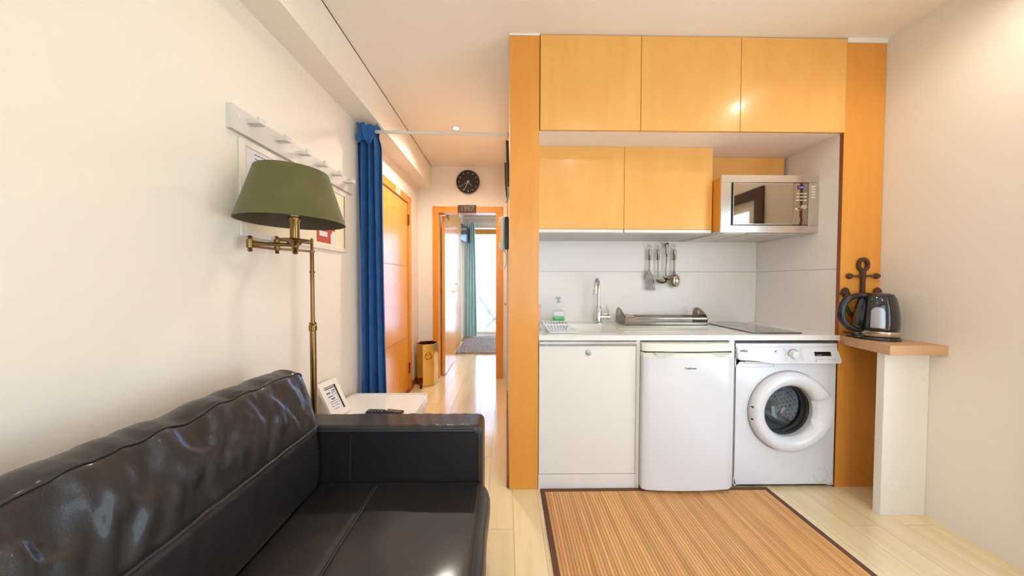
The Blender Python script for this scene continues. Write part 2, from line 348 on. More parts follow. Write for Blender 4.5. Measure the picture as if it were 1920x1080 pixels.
# ------------------------------------------------------------------ bedroom beyond the doorway
YW = 6.85
struct('wall_bedroom_left', B().box(-1.0, -.95, YF+.1, YW, 0, CEIL), m_wall)
struct('wall_bedroom_right', B().box(1.75, 1.85, YF+.1, YW+.1, 0, CEIL), m_wall)
struct('wall_bedroom_near', B().box(XC+.14, 1.85, YF+.02, YF+.1, 0, CEIL), m_wall)
struct('wall_bedroom_far', B().box(-1.0, 1.85, YW, YW+.1, 2.45, CEIL).box(-1.0, -.80, YW, YW+.1, 0, 2.45).box(1.2, 1.85, YW, YW+.1, 0, 2.45), m_wall)
struct('trim_7', B().box(-1.0, 1.75, YW-.06, YW-.001, CEIL-.06, CEIL-.001, .01).box(-1.0, 1.75, YF+.101, YF+.14, CEIL-.06, CEIL-.001, .01), m_ceil)
w3 = struct('window_3', B().box(-.80, -.74, YW+.02, YW+.09, .02, 2.44).box(1.14, 1.2, YW+.02, YW+.09, .02, 2.44).box(-.74, 1.14, YW+.02, YW+.09, .02, .09).box(.17, .25, YW+.02, YW+.09, .09, 2.3), m_white)
obj('window_header', B().box(-.80, 1.2, YW-.03, YW+.02, 2.305, 2.42, .004), m_post, w3)
obj('pane', B().box(-.74, .17, YW+.05, YW+.056, .09, 2.305).box(.25, 1.14, YW+.05, YW+.056, .09, 2.305), m_winglass, w3)
wd = thing('wardrobe', 'honey wood wardrobe along the bedroom wall behind the open door', 'wardrobe', (-.92, 5.6, 0))
obj('carcass', B().box(-.949, -.915, 4.76, 5.95, 0, 2.5, .002), m_post, wd)
for k in range(2):
    dd = obj('door', B().box(-.9145, -.895, 4.765+k*.595, 5.35+k*.595, .06, 2.48, .003), m_door, wd)
    obj('knob', B().lathe([(.0, .0), (.008, 0), (.006, .012), (.014, .02), (.012, .03), (0, .033)], (-.895, 5.30+k*.11, 1.2), 16, 'x'), m_chrome, dd)
tv = thing('television', 'black television on a wall arm high up by the teal curtain', 'television', (-.87, 6.3, 2.05))
obj('screen', B().box(-.885, -.855, 6.0, 6.62, 2.07, 2.40, .004, rot=rz(-.16)), m_black, tv)
obj('wall_arm', B().box(-.95, -.88, 6.28, 6.34, 2.2, 2.26).box(-.95, -.935, 6.24, 6.38, 2.13, 2.33), m_black, tv)
def curtain(bb, xa, xb, y, z0, z1, folds, amp, spread=0, n=120, m=26, top=None):
    def f(u, v):
        k = 1+spread*(1-v)
        xc = (xa+xb)/2; x = xc+(u-.5)*(xb-xa)*k
        a = amp*(.75+.35*(1-v)+.12*math.sin(7*v+u*9))
        return Vector((x+.006*math.sin(u*folds*PI*4+1.1*v), y+a*math.sin(u*folds*2*PI+.5*math.sin(3*v+u*4)), z0+(z1-z0)*v))
    bb.solid(f, Vector((0, .003, 0)), n, m)
tc_ = thing('curtain', 'pale teal bedroom curtain hanging beside the balcony window', 'curtain', (-.76, 6.68, .02))
bb = B(); curtain(bb, -.86, -.70, 6.68, .02, 2.545, 4, .035, .7); obj('fabric', bb, m_teal, tc_)
obj('grommet', B().tube([(-.80+.05*k, 6.66, 2.52) for k in (0, 1)], .012, 8), m_chrome, tc_)
rp_ = thing('curtain_rod', 'thin white bedroom curtain rod above the teal curtain', 'rod', (.2, 6.68, 2.5))
obj('pole', B().cyl((-.93, 6.68, 2.52), (1.4, 6.68, 2.52), .012, n=12), m_white, rp_)
for x in (-.62, 1.2): obj('bracket', B().box(x, x+.02, 6.68, YW-.031, 2.50, 2.54), m_white, rp_)
# shag rug
rg = B(); random.seed(3)
def rf(u, v):
    x = -.88+1.9*u; y = 5.14+1.33*v; e = min(u, 1-u, v, 1-v)
    return Vector((x+.01*noise.noise((u*60, v*60, 1)), y+.012*noise.noise((u*60, v*60, 5)), (.03 if e > .001 else .002)+(.011*noise.noise((u*90, v*70, 0)) if e > .001 else 0)))
rg.grid(rf, 150, 110); 
rug = tag(obj('rug', rg, m_rug), 'grey shaggy rug on the bedroom floor', 'rug')
# balcony, railing, chair and the house opposite
struct('floor_balcony', B().box(-1.4, 2.2, YW+.1, 8.3, -.08, -.01), mat('balcony_tile', hexc(225, 220, 215), .5))
bal = thing('balcony_railing', 'thin metal balcony railing outside the bedroom window', 'railing', (.2, 8.2, 0))
obj('top_rail', B().box(-1.3, 2.1, 8.18, 8.22, .98, 1.02), m_fline, bal)
for k in range(28): obj('baluster', B().box(-1.25+k*.12, -1.238+k*.12, 8.195, 8.207, -.01, .98), m_facade, bal)
ch = thing('folding_chair', 'white folding chair with crossed legs out on the balcony', 'chair', (-.36, 7.5, 0))
for s, dx in ((-1, 0), (1, 0)):
    y = 7.5+s*.19
    obj('leg', B().tube([(-.62, y, -.01), (-.12, y, .48)], .011, 8), m_fline, ch)
    obj('leg', B().tube([(-.10, y, -.01), (-.66, y, .86)], .011, 8), m_fline, ch)
for k in range(6): obj('slat', B().box(-.47+k*.065, -.42+k*.065, 7.31, 7.69, .445, .46), m_facade, ch)
for k in range(3): obj('backrest_slat', B().box(-.66+.03*k, -.645+.03*k, 7.31, 7.69, .80-k*.07, .84-k*.07), m_facade, ch)
fc = thing('house', 'bright white house across the street behind the balcony', 'building', (0, 12, -4))
obj('wall', B().box(-4, 5, 12, 12.4, -4, 4.2), m_facade, fc)
for k in range(4): obj('ledge', B().box(-4, 5, 11.95, 12, 3.25-k*1.6, 3.29-k*1.6), m_fline, fc)
for k in range(12): obj('panel_seam', B().box(-3.6+k*.72, -3.575+k*.72, 11.97, 12, -4, 4.0), m_fline, fc)  # vertical panel seams of the facade, built as thin strips
obj('roof', B().box(-4.2, 5.2, 11.7, 12.6, 4.2, 4.35), m_fline, fc)
for x in (-.92, 1.4):
    wf = obj('window', B().box(x, x+.62, 11.93, 12, 1.2, 2.05), mat('blue_shutter', hexc(120, 160, 220), .6), fc)
    obj('pane', B().box(x+.14, x+.56, 11.91, 11.932, 1.3, 1.98), m_facade, wf)

# ------------------------------------------------------------------ corridor things
for i, (x, y) in enumerate(SPOTS):
    lab = ['small round recessed spotlight lit in the corridor ceiling', 'recessed ceiling spotlight above the sofa end near the lamp', 'recessed ceiling spotlight in front of the kitchen beside the right wall', 'unseen fill spotlight added over the middle of the bamboo mat', 'unseen fill spotlight added at the back of the room above the sofa', 'unseen fill spotlight added at the back of the room on the window side', 'unseen fill spotlight added in the bedroom above the shaggy rug'][i]
    s = thing('ceiling_spotlight', lab, 'ceiling light', (x, y, CEIL), 'recessed ceiling spotlights')
    obj('rim', B().lathe([(.028, -.004), (.042, -.004), (.044, 0), (.028, 0)], (x, y, CEIL), 32, closed=True), m_white, s)
    obj('lamp', B().lathe([(0, -.001), (.027, -.001), (.027, 0), (0, 0)], (x, y, CEIL), 24), m_lamp, s)
ck = thing('wall_clock', 'round black wall clock with white ticks above the bedroom doorway', 'clock', (-.486, YF, 2.36))
cc = (-.486, YF, 2.503)
obj('case', B().lathe([(0, -.002), (.142, -.002), (.146, -.02), (.146, -.034), (.141, -.038), (.134, -.034), (.134, -.022), (0, -.022)], cc, 64, 'y'), m_black, ck)
obj('dial', B().lathe([(0, -.0225), (.134, -.0225), (.134, -.024), (0, -.024)], cc, 64, 'y'), m_dial, ck)
for k in range(12):
    a = k*PI/6; r0, r1 = (.106, .124); c_, s_ = math.sin(a), math.cos(a)
    obj('tick', B().tube([(cc[0]+r0*c_, YF-.0252, cc[2]+r0*s_), (cc[0]+r1*c_, YF-.0252, cc[2]+r1*s_)], .0036, 6), m_frame, ck)
def hand(n, ang, l, r, m):
    a = math.radians(ang); obj(n, B().tube([(cc[0]-.02*math.sin(a), YF-.029, cc[2]-.02*math.cos(a)), (cc[0]+l*math.sin(a), YF-.029, cc[2]+l*math.cos(a))], [r, r*.6], 6), m, ck)
hand('hour_hand', 137, .07, .0028, m_frame); hand('minute_hand', 205, .112, .0042, m_creamp); hand('second_hand', 240, .11, .0018, m_frame)
obj('hub', B().cyl((cc[0], YF-.024, cc[2]), (cc[0], YF-.033, cc[2]), .006, n=12), m_frame, ck)
# umbrella stand, hexagonal brass
us = thing('umbrella_stand', 'hexagonal polished brass umbrella stand with a ring handle by the doorway', 'umbrella stand', (-.965, 3.68, 0))
hx = [(-.965+.127*math.cos(math.radians(20+60*k)), 3.68+.127*math.sin(math.radians(20+60*k))) for k in range(6)]
hi = [(-.965+.120*math.cos(math.radians(20+60*k)), 3.68+.120*math.sin(math.radians(20+60*k))) for k in range(6)]
bb = B(); o6 = [[bb.bm.verts.new((x, y, z)) for x, y in p] for p, z in ((hx, .004), (hx, .50), (hi, .50), (hi, .01))]
for a, b in zip(o6, o6[1:]):
    for k in range(6): bb.bm.faces.new((a[k], a[(k+1) % 6], b[(k+1) % 6], b[k]))
bb.bm.faces.new(o6[0][::-1]); bb.bm.faces.new(o6[3]); obj('body', bb, m_gold, us, ang=20)
hxo = [(-.965+.131*math.cos(math.radians(20+60*k)), 3.68+.131*math.sin(math.radians(20+60*k))) for k in range(6)]
obj('rim', B().tube([(x, y, .50) for x, y in hxo], .004, 8, closed=True), m_gold, us)
a = math.radians(-70); c0 = Vector((-.965+.112*math.cos(a), 3.68+.112*math.sin(a), .385)); nrm = Vector((math.cos(a), math.sin(a), 0)); tg = Vector((-math.sin(a), math.cos(a), 0))
obj('rosette', B().lathe([(0, .016), (.014, .014), (.02, .008), (.026, .006), (.028, 0)], (0, 0, 0), 20), m_gold, us)
ro = bpy.data.objects['rosette']; 
for v in ro.data.vertices:
    q = v.co+wloc(us); v.co = c0+nrm*q.z+tg*q.x+Vector((0, 0, q.y))-wloc(us)
obj('ring_handle', B().tube([c0+nrm*.016+tg*(.036*math.sin(t*PI/12))+Vector((0, 0, -.03-.036*math.cos(t*PI/12)+.0)) for t in range(24)], .0042, 8, closed=True), m_gold, us)
ds = B().lathe([(0, 0), (.02, 0), (.02, .006), (.012, .01), (.012, .03), (.018, .034), (.018, .042), (0, .045)], (-1.0, 3.51, 0), 20)
tag(obj('door_stop', ds, m_brownf), 'small dark door stop on the floor by the brass stand', 'door stop')
# blue curtain and its rod
cu = thing('curtain', 'tall blue velvet curtain bunched against the left wall', 'curtain', (-1.03, 2.30, .01))
def cf(u, v):      # folded in plan: u along the cloth
    z = .012+2.40*v+(.012*math.sin(u*23)+.008*math.sin(u*51) if v > .98 else 0)
    tie = math.exp(-((v-.975)/.022)**2)
    wdt = (.20-.035*v)*(1-.12*tie); d = (.055-.010*v)*(1-.35*tie)
    x = -1.112+wdt*(u+.012*math.sin(9*u+4*v)); y = 2.30+d*math.sin(u*2*PI*3.5+.35*math.sin(4*v))*(.85+.25*math.sin(5*u+v*2))
    return Vector((x, y, z))
bb = B(); bb.solid(cf, Vector((0, .004, 0)), 150, 60); obj('fabric', bb, m_blue, cu)
bb = B()
def ff(u, v):
    w_ = (1-v)**.7; return Vector((-1.06+.115*u*(.35+.65*w_)+.03*v, 2.235-.014*math.sin(u*5+v*2)-.012*math.sin(v*3), 2.412-.02*u*(1-u)*4-.13*v+.006*math.sin(14*u)))
bb.solid(ff, Vector((0, .004, 0)), 20, 14); obj('folded_flap', bb, m_blue, cu)
bb = B()
def ff2(u, v): return Vector((-1.098+.058*u+.008*math.sin(v*5), 2.243-.016*math.sin(u*PI)+.004*math.sin(v*7), 2.408+.008*math.sin(u*9)-.135*v+.03*abs(u-.5)*v))
bb.solid(ff2, Vector((0, .004, 0)), 20, 14); obj('folded_flap', bb, m_blue, cu)
rd = thing('curtain_rod', 'thin white tension rod across the corridor carrying the blue curtain', 'rod', (-.5, 2.30, 2.37))
obj('pole', B().cyl((-1.10, 2.30, 2.377), (-.45, 2.30, 2.372), .0125, n=16).cyl((-.45, 2.30, 2.372), (XC-.001, 2.30, 2.362), .0105, n=16), m_white, rd)
obj('end_cap', B().cyl((XC-.014, 2.30, 2.362), (XC-.001, 2.30, 2.362), .016, n=16), m_grey, rd)
# intercom handset
ic = thing('intercom', 'white intercom handset on a black wall unit with looped cord', 'intercom', (XC, 2.32, 1.47))
obj('base_unit', B().box(XC-.034, XC-.001, 2.28, 2.38, 1.50, 1.745, .008, 3), m_black, ic)
obj('handset', B().box(XC-.066, XC-.036, 2.295, 2.365, 1.49, 1.75, .010, 3).box(XC-.078, XC-.05, 2.298, 2.362, 1.50, 1.55, .010, 3).box(XC-.078, XC-.05, 2.298, 2.362, 1.69, 1.742, .010, 3), m_cream, ic)
obj('cord', B().tube([(XC-.045+.026*math.sin(t*PI/14), 2.33+.01*math.cos(t*PI/7), 1.425+.075*math.cos(t*PI/14)) for t in range(28)], .0055, 8, closed=True).tube([(XC-.012, 2.33, 1.50), (XC-.010, 2.33, .4)], .004, 6), m_cream, ic)
oc = thing('wall_ornament', 'dark slim hanging ornament with grey curved foot beside the post', 'ornament', (XC, 2.05, 1.78))
obj('dark_bar', B().tube([(XC-.016, 2.02, 2.19), (XC-.012, 2.04, 2.08), (XC-.006, 2.06, 1.9)], [.012, .011, .010], 8), m_brownf, oc)
obj('slim_bar', B().tube([(XC-.028, 2.16, 2.10), (XC-.024, 2.16, 1.95), (XC-.014, 2.12, 1.83)], .006, 8), m_gap, oc)
obj('curved_foot', B().tube([(XC-.008, 2.06, 1.90), (XC-.006, 2.05, 1.84), (XC-.012, 2.03, 1.80), (XC-.02, 2.02, 1.785)], .007, 8), m_label, oc)

# ------------------------------------------------------------------ left wall: coat rack, framed boards
cr_ = thing('coat_rack', 'white wooden coat rack with six pegs on the left wall', 'coat rack', (XL, 1.70, 1.87))
obj('backboard', B().box(XL, XL+.022, 1.232, 2.185, 1.872, 1.972, .002), m_rack, cr_)
for k in range(6):
    y = 1.320+k*.1542
    pg = obj('peg', B().prism([(XL+.018, 1.926), (-1.046, 1.926), (-1.044, 1.928), (-1.044, 1.950), (-1.046, 1.952), (-1.056, 1.952), (-1.060, 1.940), (XL+.018, 1.940)], 'y', y-.017, y+.017), m_rack, cr_)
for y in (1.265, 1.705, 2.165): obj('screw', B().cyl((XL+.02, y, 1.935), (XL+.0235, y, 1.935), .007, n=12), m_frame, cr_)
def wallframe(y0, y1, z0, z1, label, w=.028, g='framed boards under the coat rack'):
    t = thing('picture_frame', label, 'picture frame', (XL, (y0+y1)/2, z0), g)
    x0, x1 = XL+.001, XL+.012
    obj('frame', B().box(x0, x1, y0, y0+w, z0, z1, .003).box(x0, x1, y1-w, y1, z0, z1, .003).box(x0, x1, y0+w, y1-w, z0, z0+w, .003).box(x0, x1, y0+w, y1-w, z1-w, z1, .003), m_frame, t)
    return t
f1 = wallframe(1.282, 1.625, 1.447, 1.862, 'white framed board with a printed certificate, left of the lamp shade')
obj('backing', B().box(XL+.001, XL+.006, 1.305, 1.602, 1.47, 1.84), m_creamp, f1)
obj('certificate', B().box(XL+.006, XL+.0075, 1.315, 1.56, 1.70, 1.845), m_paper, f1)
bb = B()
for k, (a, b) in enumerate(((1.36, 1.52), (1.36, 1.53), (1.39, 1.50), (1.37, 1.49), (1.35, 1.46))):
    y = a
    while y < b:
        l = random.uniform(.008, .02); bb.box(XL+.0075, XL+.008, y, min(y+l, b), 1.815-k*.019, 1.819-k*.019); y += l+.004
obj('print', bb, m_ink, f1)
obj('stamp', B().cyl((XL+.0075, 1.425, 1.715), (XL+.008, 1.425, 1.715), .010, n=16), m_label, f1)
obj('seal', B().cyl((XL+.008, 1.35, 1.672), (XL+.012, 1.36, 1.672), .011, n=16), m_gold, f1)
obj('red_drawing', B().box(XL+.006, XL+.007, 1.335, 1.42, 1.54, 1.60), m_red, f1)
f2 = wallframe(1.64, 2.12, 1.452, 1.862, 'white framed cream poster with red drawings, right of the lamp shade')
obj('backing', B().box(XL+.001, XL+.006, 1.662, 2.10, 1.472, 1.84), m_creamp, f2)
pr_ = B().prism([(1.79, 1.492), (1.93, 1.492), (1.93, 1.55), (1.98, 1.58), (1.98, 1.60), (1.90, 1.60), (1.86, 1.64), (1.79, 1.64)], 'x', XL+.006, XL+.0068)
pr_.prism([(1.87, 1.70), (1.96, 1.70), (1.98, 1.76), (1.96, 1.80), (1.90, 1.80)], 'x', XL+.006, XL+.0068)
obj('red_drawing', pr_, m_red, f2)
obj('white_drawing', B().box(XL+.0068, XL+.0074, 1.815, 1.895, 1.53, 1.56).prism([(1.935, 1.492), (1.985, 1.492), (1.985, 1.55), (1.97, 1.575), (1.95, 1.575), (1.935, 1.55)], 'x', XL+.006, XL+.0074), m_paper, f2)

# ------------------------------------------------------------------ floor lamp
lp = thing('floor_lamp', 'antique brass swing-arm floor lamp with an olive green shade behind the sofa', 'lamp', (-1.0, 1.565, 0))
px, py = -1.0, 1.565
obj('base', B().lathe([(0, 0), (.098, 0), (.1, .006), (.094, .016), (.05, .026), (.02, .04), (.016, .06), (0, .06)], (px, py, 0), 40), m_brass, lp)
obj('pole', B().lathe([(.0, .05), (.0145, .05), (.0145, 1.0), (.0105, 1.04), (.0095, 1.08), (.0095, 1.40), (.007, 1.42), (.007, 1.475), (0, 1.478)], (px, py, 0), 20), m_brass, lp)
obj('collar', B().lathe([(.014, 1.0), (.0185, 1.003), (.0185, 1.03), (.0155, 1.033), (.0165, 1.04), (.0165, 1.045), (.0, 1.046)], (px, py, 0), 20), m_brass, lp)
for z in (1.30, 1.405): obj('collar', B().lathe([(.0, z), (.012, z), (.013, z+.008), (.0, z+.01)], (px, py, 0), 16), m_brass, lp)
A_ = (-1.083, 1.44); B_ = (-1.06, 1.262); S_ = (-.905, 1.305)
def joint(p, z0, z1): return B().lathe([(0, z0-.018), (.006, z0-.018), (.009, z0-.011), (.006, z0-.005), (.012, z0-.002), (.012, z1+.002), (.006, z1+.005), (.009, z1+.011), (.006, z1+.018), (0, z1+.018)], (p[0], p[1], 0), 16)
obj('joint', joint(A_, 1.405, 1.452), m_brass, lp); obj('joint', joint(B_, 1.398, 1.428), m_brass, lp)
def arm(p, q, zs, zq=None, r=.0055):
    bb = B()
    for i, z in enumerate(zs): bb.cyl((p[0], p[1], z), (q[0], q[1], (zq or zs)[i]), r, n=10)
    return bb
obj('swing_arm', arm((px, py), A_, (1.410, 1.452)), m_brass, lp)
obj('swing_arm', arm(A_, B_, (1.408, 1.428), (1.403, 1.423)), m_brass, lp)
obj('swing_arm', arm(B_, S_, (1.413,), r=.008), m_brass, lp)
obj('drip_plate', B().lathe([(0, 1.372), (.008, 1.374), (.011, 1.382), (.006, 1.39), (.012, 1.398), (.014, 1.41), (.03, 1.424), (.052, 1.430), (.058, 1.436), (.05, 1.434), (.02, 1.432), (0, 1.432)], (S_[0], S_[1], 0), 32), m_brass, lp)
obj('candle_sleeve', B().lathe([(0, 1.43), (.018, 1.43), (.0175, 1.51), (.024, 1.52), (.024, 1.53), (0, 1.53)], (S_[0], S_[1], 0), 20), m_brass, lp)
obj('bulb', B().lathe([(0, 1.53), (.014, 1.532), (.015, 1.545), (.028, 1.575), (.03, 1.595), (.02, 1.62), (0, 1.628)], (S_[0], S_[1], 0), 24), m_frame, lp)
shc = (S_[0]-.005, S_[1], 0)
tilt = 0
def shp(r0, r1, z0, z1): return [(r0, z0), (r1, z1)]
obj('lamp_shade', B().lathe([(.196, 1.508), (.132, 1.722), (.130, 1.722), (.194, 1.508)], shc, 72, closed=True), m_shade, lp)
obj('shade_lining', B().lathe([(.1935, 1.510), (.1296, 1.720), (.1290, 1.720), (.1929, 1.510)], shc, 72, closed=True), m_shadein, lp)
bb = B()
for k in range(3):
    a = k*2*PI/3+.4; bb.cyl((shc[0], shc[1], 1.64), (shc[0]+.147*math.cos(a), shc[1]+.147*math.sin(a), 1.665), .002, n=6)
obj('shade_carrier', bb, m_brass, lp)

# ------------------------------------------------------------------ sofa
so = thing('sofa', 'black leather sofa with a long seat against the left wall', 'sofa', (-.6, .35, 0))
SY0, SY1 = -.75, 1.272
obj('frame', B().box(-1.09, -.13, SY0, SY1+.13, .07, .235, .02, 3).box(-1.10, -.93, SY0, SY1+.125, .2, .70, .03, 3), m_leather, so)
for x in (-1.02, -.2):
    for y in (-.66, 1.33): obj('foot', B().cyl((x, y, 0), (x, y, .075), .022, .028, 16), m_black, so)
def soft(name, f, nu, nv, m, parent, wrapv=True):
    bb = B(); g = bb.grid(f, nu, nv, wrapv=wrapv)
    if wrapv:
        bb.bm.faces.new(g[0]); bb.bm.faces.new(g[-1][::-1])
    return obj(name, bb, m, parent, ang=60)
def loop(poly, rad, t):
    """closed polygon with rounded corners sampled at t in [0,1]"""
    key = (tuple(poly), rad)
    if key not in loop.c:
        P = [Vector((a, b, 0)) for a, b in poly]; pts = []; n = len(P)
        for i in range(n):
            p0, p1, p2 = P[i-1], P[i], P[(i+1) % n]; r = rad[i] if isinstance(rad, tuple) else rad
            a = p1+(p0-p1).normalized()*r; b = p1+(p2-p1).normalized()*r
            for k in range(9):
                s = k/8; pts.append(a*(1-s)**2+p1*2*s*(1-s)+b*s*s)
        L = [0]
        for i in range(len(pts)): L.append(L[-1]+(pts[(i+1) % len(pts)]-pts[i]).length)
        loop.c[key] = (pts, L)
    pts, L = loop.c[key]; d = (t % 1)*L[-1]
    lo, hi_ = 0, len(pts)-1
    while lo < hi_:
        mid = (lo+hi_+1)//2
        if L[mid] <= d: lo = mid
        else: hi_ = mid-1
    k = (d-L[lo])/max(L[lo+1]-L[lo], 1e-9); return pts[lo].lerp(pts[(lo+1) % len(pts)], k)
loop.c = {}
# back cushion: profile in X,Z
bpoly = ((-.985, .40), (-.775, .40), (-.765, .52), (-.775, .655), (-.80, .80), (-.845, .895), (-.915, .912), (-1.0, .86))
brad = (.03, .03, .05, .02, .06, .02, .035, .05)
bc = Vector((-.88, .65, 0))
def bf(u, v):
    y = SY0+.02+(SY1-.012-SY0-.02)*u
    q = loop(bpoly, brad, v); d = q-bc
    dy = min(y-SY0-.02, SY1-.012-y); e = max(0, 1-dy/.05); k = 1-.16*e**2.2
    q = bc+d*k
    nv = d.normalized()
    top = min(1, max(0, (q.y-.64)/.1)); front = 1 if q.x > -.87 else .45
    s = q.y*1.0
    fold = noise.noise((y*11+s*5, s*4.2, 2.3))*.6+noise.noise((y*22-s*9, s*8, 7.1))*.35+noise.noise((y*44+s*14, s*22, 3.1))*.14
    fold = (abs(fold)**.75)*(1 if fold > 0 else -1)
    amp = .024*top*front*(0.35+.65*max(0, 1-abs(q.y-.80)/.11))+.0035
    low = noise.noise((y*5, s*3+9, .2))*.005
    q2 = q+nv*(fold*amp+low)
    if abs(q.y-.655) < .012 and q.x > -.8: q2 -= nv*.006*(1-abs(q.y-.655)/.012)
    return Vector((q2.x, y, q2.y))
bc_o = soft('back_cushion', bf, 300, 150, m_leather, so)
def surf_x(y, z):  # approx front surface
    return None
def pipe_on(v, off=.001, y0=SY0+.05, y1=SY1-.02, n=160):
    return [bf((y0+(y1-y0)*i/n-SY0-.02)/(SY1-.012-SY0-.02), v)+Vector((off, 0, off)) for i in range(n+1)]
def vfor(x, z):
    best = min(range(600), key=lambda i: (loop(bpoly, brad, i/600)-Vector((x, z, 0))).length); return best/600
obj('piping', B().tube(pipe_on(vfor(-.845, .893)), .0035, 8), m_seam, bc_o)
obj('piping', B().tube(pipe_on(vfor(-.775, .655), .003), .005, 8), m_seam, bc_o)
# seat cushion
spoly = ((-.80, .25), (-.085, .25), (-.058, .33), (-.085, .402), (-.80, .402)); srad = (.02, .03, .05, .035, .02)
scn = Vector((-.44, .33, 0))
def sf(u, v):
    y = SY0+.02+(SY1-.004-SY0-.02)*u; q = loop(spoly, srad, v); d = q-scn
    dy = min(y-SY0-.02, SY1-.004-y); e = max(0, 1-dy/.03); q = scn+d*(1-.03*e**2)
    z = q.y; up = 1 if z > .38 else 0
    z += up*(.004*noise.noise((q.x*5, y*4, 1))+.006*math.sin((q.x+.8)/.74*PI)) - up*.004*math.exp(-((q.x+.542)/.006)**2)
    return Vector((q.x+.003*noise.noise((y*8, z*9, 3)), y, z))
se = soft('seat_cushion', sf, 150, 150, m_leather, so)
def seam(x, r, m, dz=.0006):
    vv = min((i/900 for i in range(900)), key=lambda t: abs(loop(spoly, srad, t).x-x)+(0 if loop(spoly, srad, t).y > .37 else 9))
    pts = [sf(i/160, vv)+Vector((0, 0, dz)) for i in range(2, 159)]
    obj('stitching', B().tube(pts, r, 6), m, se)
seam(-.545, .0012, m_thread, .003); seam(-.536, .0012, m_thread, .003); seam(-.118, .0011, m_thread); seam(-.100, .0011, m_thread)
# arms
def armf(y0, y1, mir=1):
    poly = ((-1.085, .14), (-.100, .14), (-.100, .642), (-1.085, .642)); rad = (.02, .03, .035, .03); cc_ = Vector((-.6, .4, 0))
    def f(u, v):
        y = y0+(y1-y0)*(.5-.5*math.cos(u*PI)); q = loop(poly, rad, v)
        e = abs(2*(y-y0)/(y1-y0)-1); rd = .022; t = max(0, (e-(1-2*rd/(y1-y0)))/(2*rd/(y1-y0)))
        s = rd*(1-math.sqrt(max(0, 1-t*t)))
        q = Vector((q.x-(s if q.x > -.6 else -s)*min(1, abs(q.x+.6)/.46), q.y-(s if q.y > .4 else 0), 0))
        top = max(0, (q.y-.56)/.08)
        w = .0035*noise.noise((q.x*26+y*12, q.y*5, 4))*top
        if u < .03: w = 0
        return Vector((q.x, y, q.y+w))
    return f
af = armf(SY1, SY1+.14)
ar = soft('armrest', af, 40, 260, m_leather, so)
pts = [(-1.0, SY1-.001, .622), (-.60, SY1-.001, .622), (-.135, SY1-.001, .622), (-.121, SY1-.001, .612), (-.119, SY1-.001, .59), (-.119, SY1-.001, .41)]
obj('piping', B().tube(pts, .0035, 8), m_seam, ar)
obj('stitching', B().tube([(-.66, SY1-.0005, .62), (-.665, SY1-.0005, .41)], .0011, 6), m_gap, ar)
soft('armrest', armf(SY0-.14, SY0), 20, 120, m_leather, so)

# ------------------------------------------------------------------ side table and what is on it
st = thing('side_table', 'low white side table with rounded corners behind the sofa arm', 'table', (-.83, 1.92, 0))
def rrect(x0, x1, y0, y1, r, n=8):
    out = []
    for cx, cy, a0 in ((x1-r, y1-r, 0), (x0+r, y1-r, 90), (x0+r, y0+r, 180), (x1-r, y0+r, 270)):
        for k in range(n+1):
            a = math.radians(a0+90*k/n); out.append((cx+r*math.cos(a), cy+r*math.sin(a)))
    return out
obj('tabletop', B().prism(rrect(-1.095, -.555, 1.69, 2.15, .05), 'z', .41, .447), m_top, st)
ro_, ri_ = rrect(-1.095, -.555, 1.69, 2.15, .05), rrect(-1.087, -.563, 1.698, 2.142, .042)
bb = B(); n_ = len(ro_); rr = [[bb.bm.verts.new((x, y, z)) for x, y in p] for p, z in ((ro_, .447), (ro_, .455), (ri_, .455), (ri_, .447))]
for a, b in zip(rr, rr[1:]):
    for k in range(n_): bb.bm.faces.new((a[k], a[(k+1) % n_], b[(k+1) % n_], b[k]))
obj('raised_rim', bb, m_top, st)
for x in (-1.075, -.61):
    for y in (1.71, 2.095): obj('leg', B().box(x, x+.035, y, y+.035, 0, .41, .004), m_white, st)
for q in ((-1.04, -.61, 1.715, 1.73), (-1.04, -.61, 2.11, 2.125), (-.59, -.575, 1.745, 2.095), (-1.07, -1.055, 1.745, 2.095)): obj('apron', B().box(*q, .34, .41), m_white, st)
pf = thing('photo_frame', 'white tabletop frame with a printed notice leaning on the wall', 'picture frame', (-1.05, 1.85, .448))
# leaning plane: bottom at x=-.985, top at wall
fu = Vector((-.105, .02, .20)).normalized(); fr_ = Vector((.02, 1, .0)).normalized(); fr_ = (fr_-fu*fr_.dot(fu)).normalized(); fn = fr_.cross(fu).normalized()
if fn.x < 0: fn = -fn
fo0 = Vector((-.992, 1.80, .450))
def fp(a, b, c=0): return fo0+fr_*a+fu*b+fn*c
def fbox(bb, a0, a1, b0, b1, c0, c1):
    vs = [bb.bm.verts.new(fp(a, b, c)) for c in (c0, c1) for a, b in ((a0, b0), (a1, b0), (a1, b1), (a0, b1))]
    for q in ((0, 1, 2, 3), (4, 5, 6, 7), (0, 1, 5, 4), (1, 2, 6, 5), (2, 3, 7, 6), (3, 0, 4, 7)): bb.bm.faces.new([vs[i] for i in q])
    return bb
bb = B(); W_, H_, t_ = .17, .225, .034
fbox(bb, -W_/2, -W_/2+t_, 0, H_, 0, .014); fbox(bb, W_/2-t_, W_/2, 0, H_, 0, .014); fbox(bb, -W_/2+t_, W_/2-t_, 0, t_, 0, .014); fbox(bb, -W_/2+t_, W_/2-t_, H_-t_, H_, 0, .014)
obj('frame', bb, m_frame, pf)
obj('sheet', fbox(B(), -W_/2+t_, W_/2-t_, t_, H_-t_, .002, .006), m_paper, pf)
bb = B(); fbox(bb, -W_/2+t_, W_/2-t_, H_-t_-.002, H_-t_, .006, .0145); fbox(bb, W_/2-t_-.002, W_/2-t_, t_, H_-t_, .006, .0145)
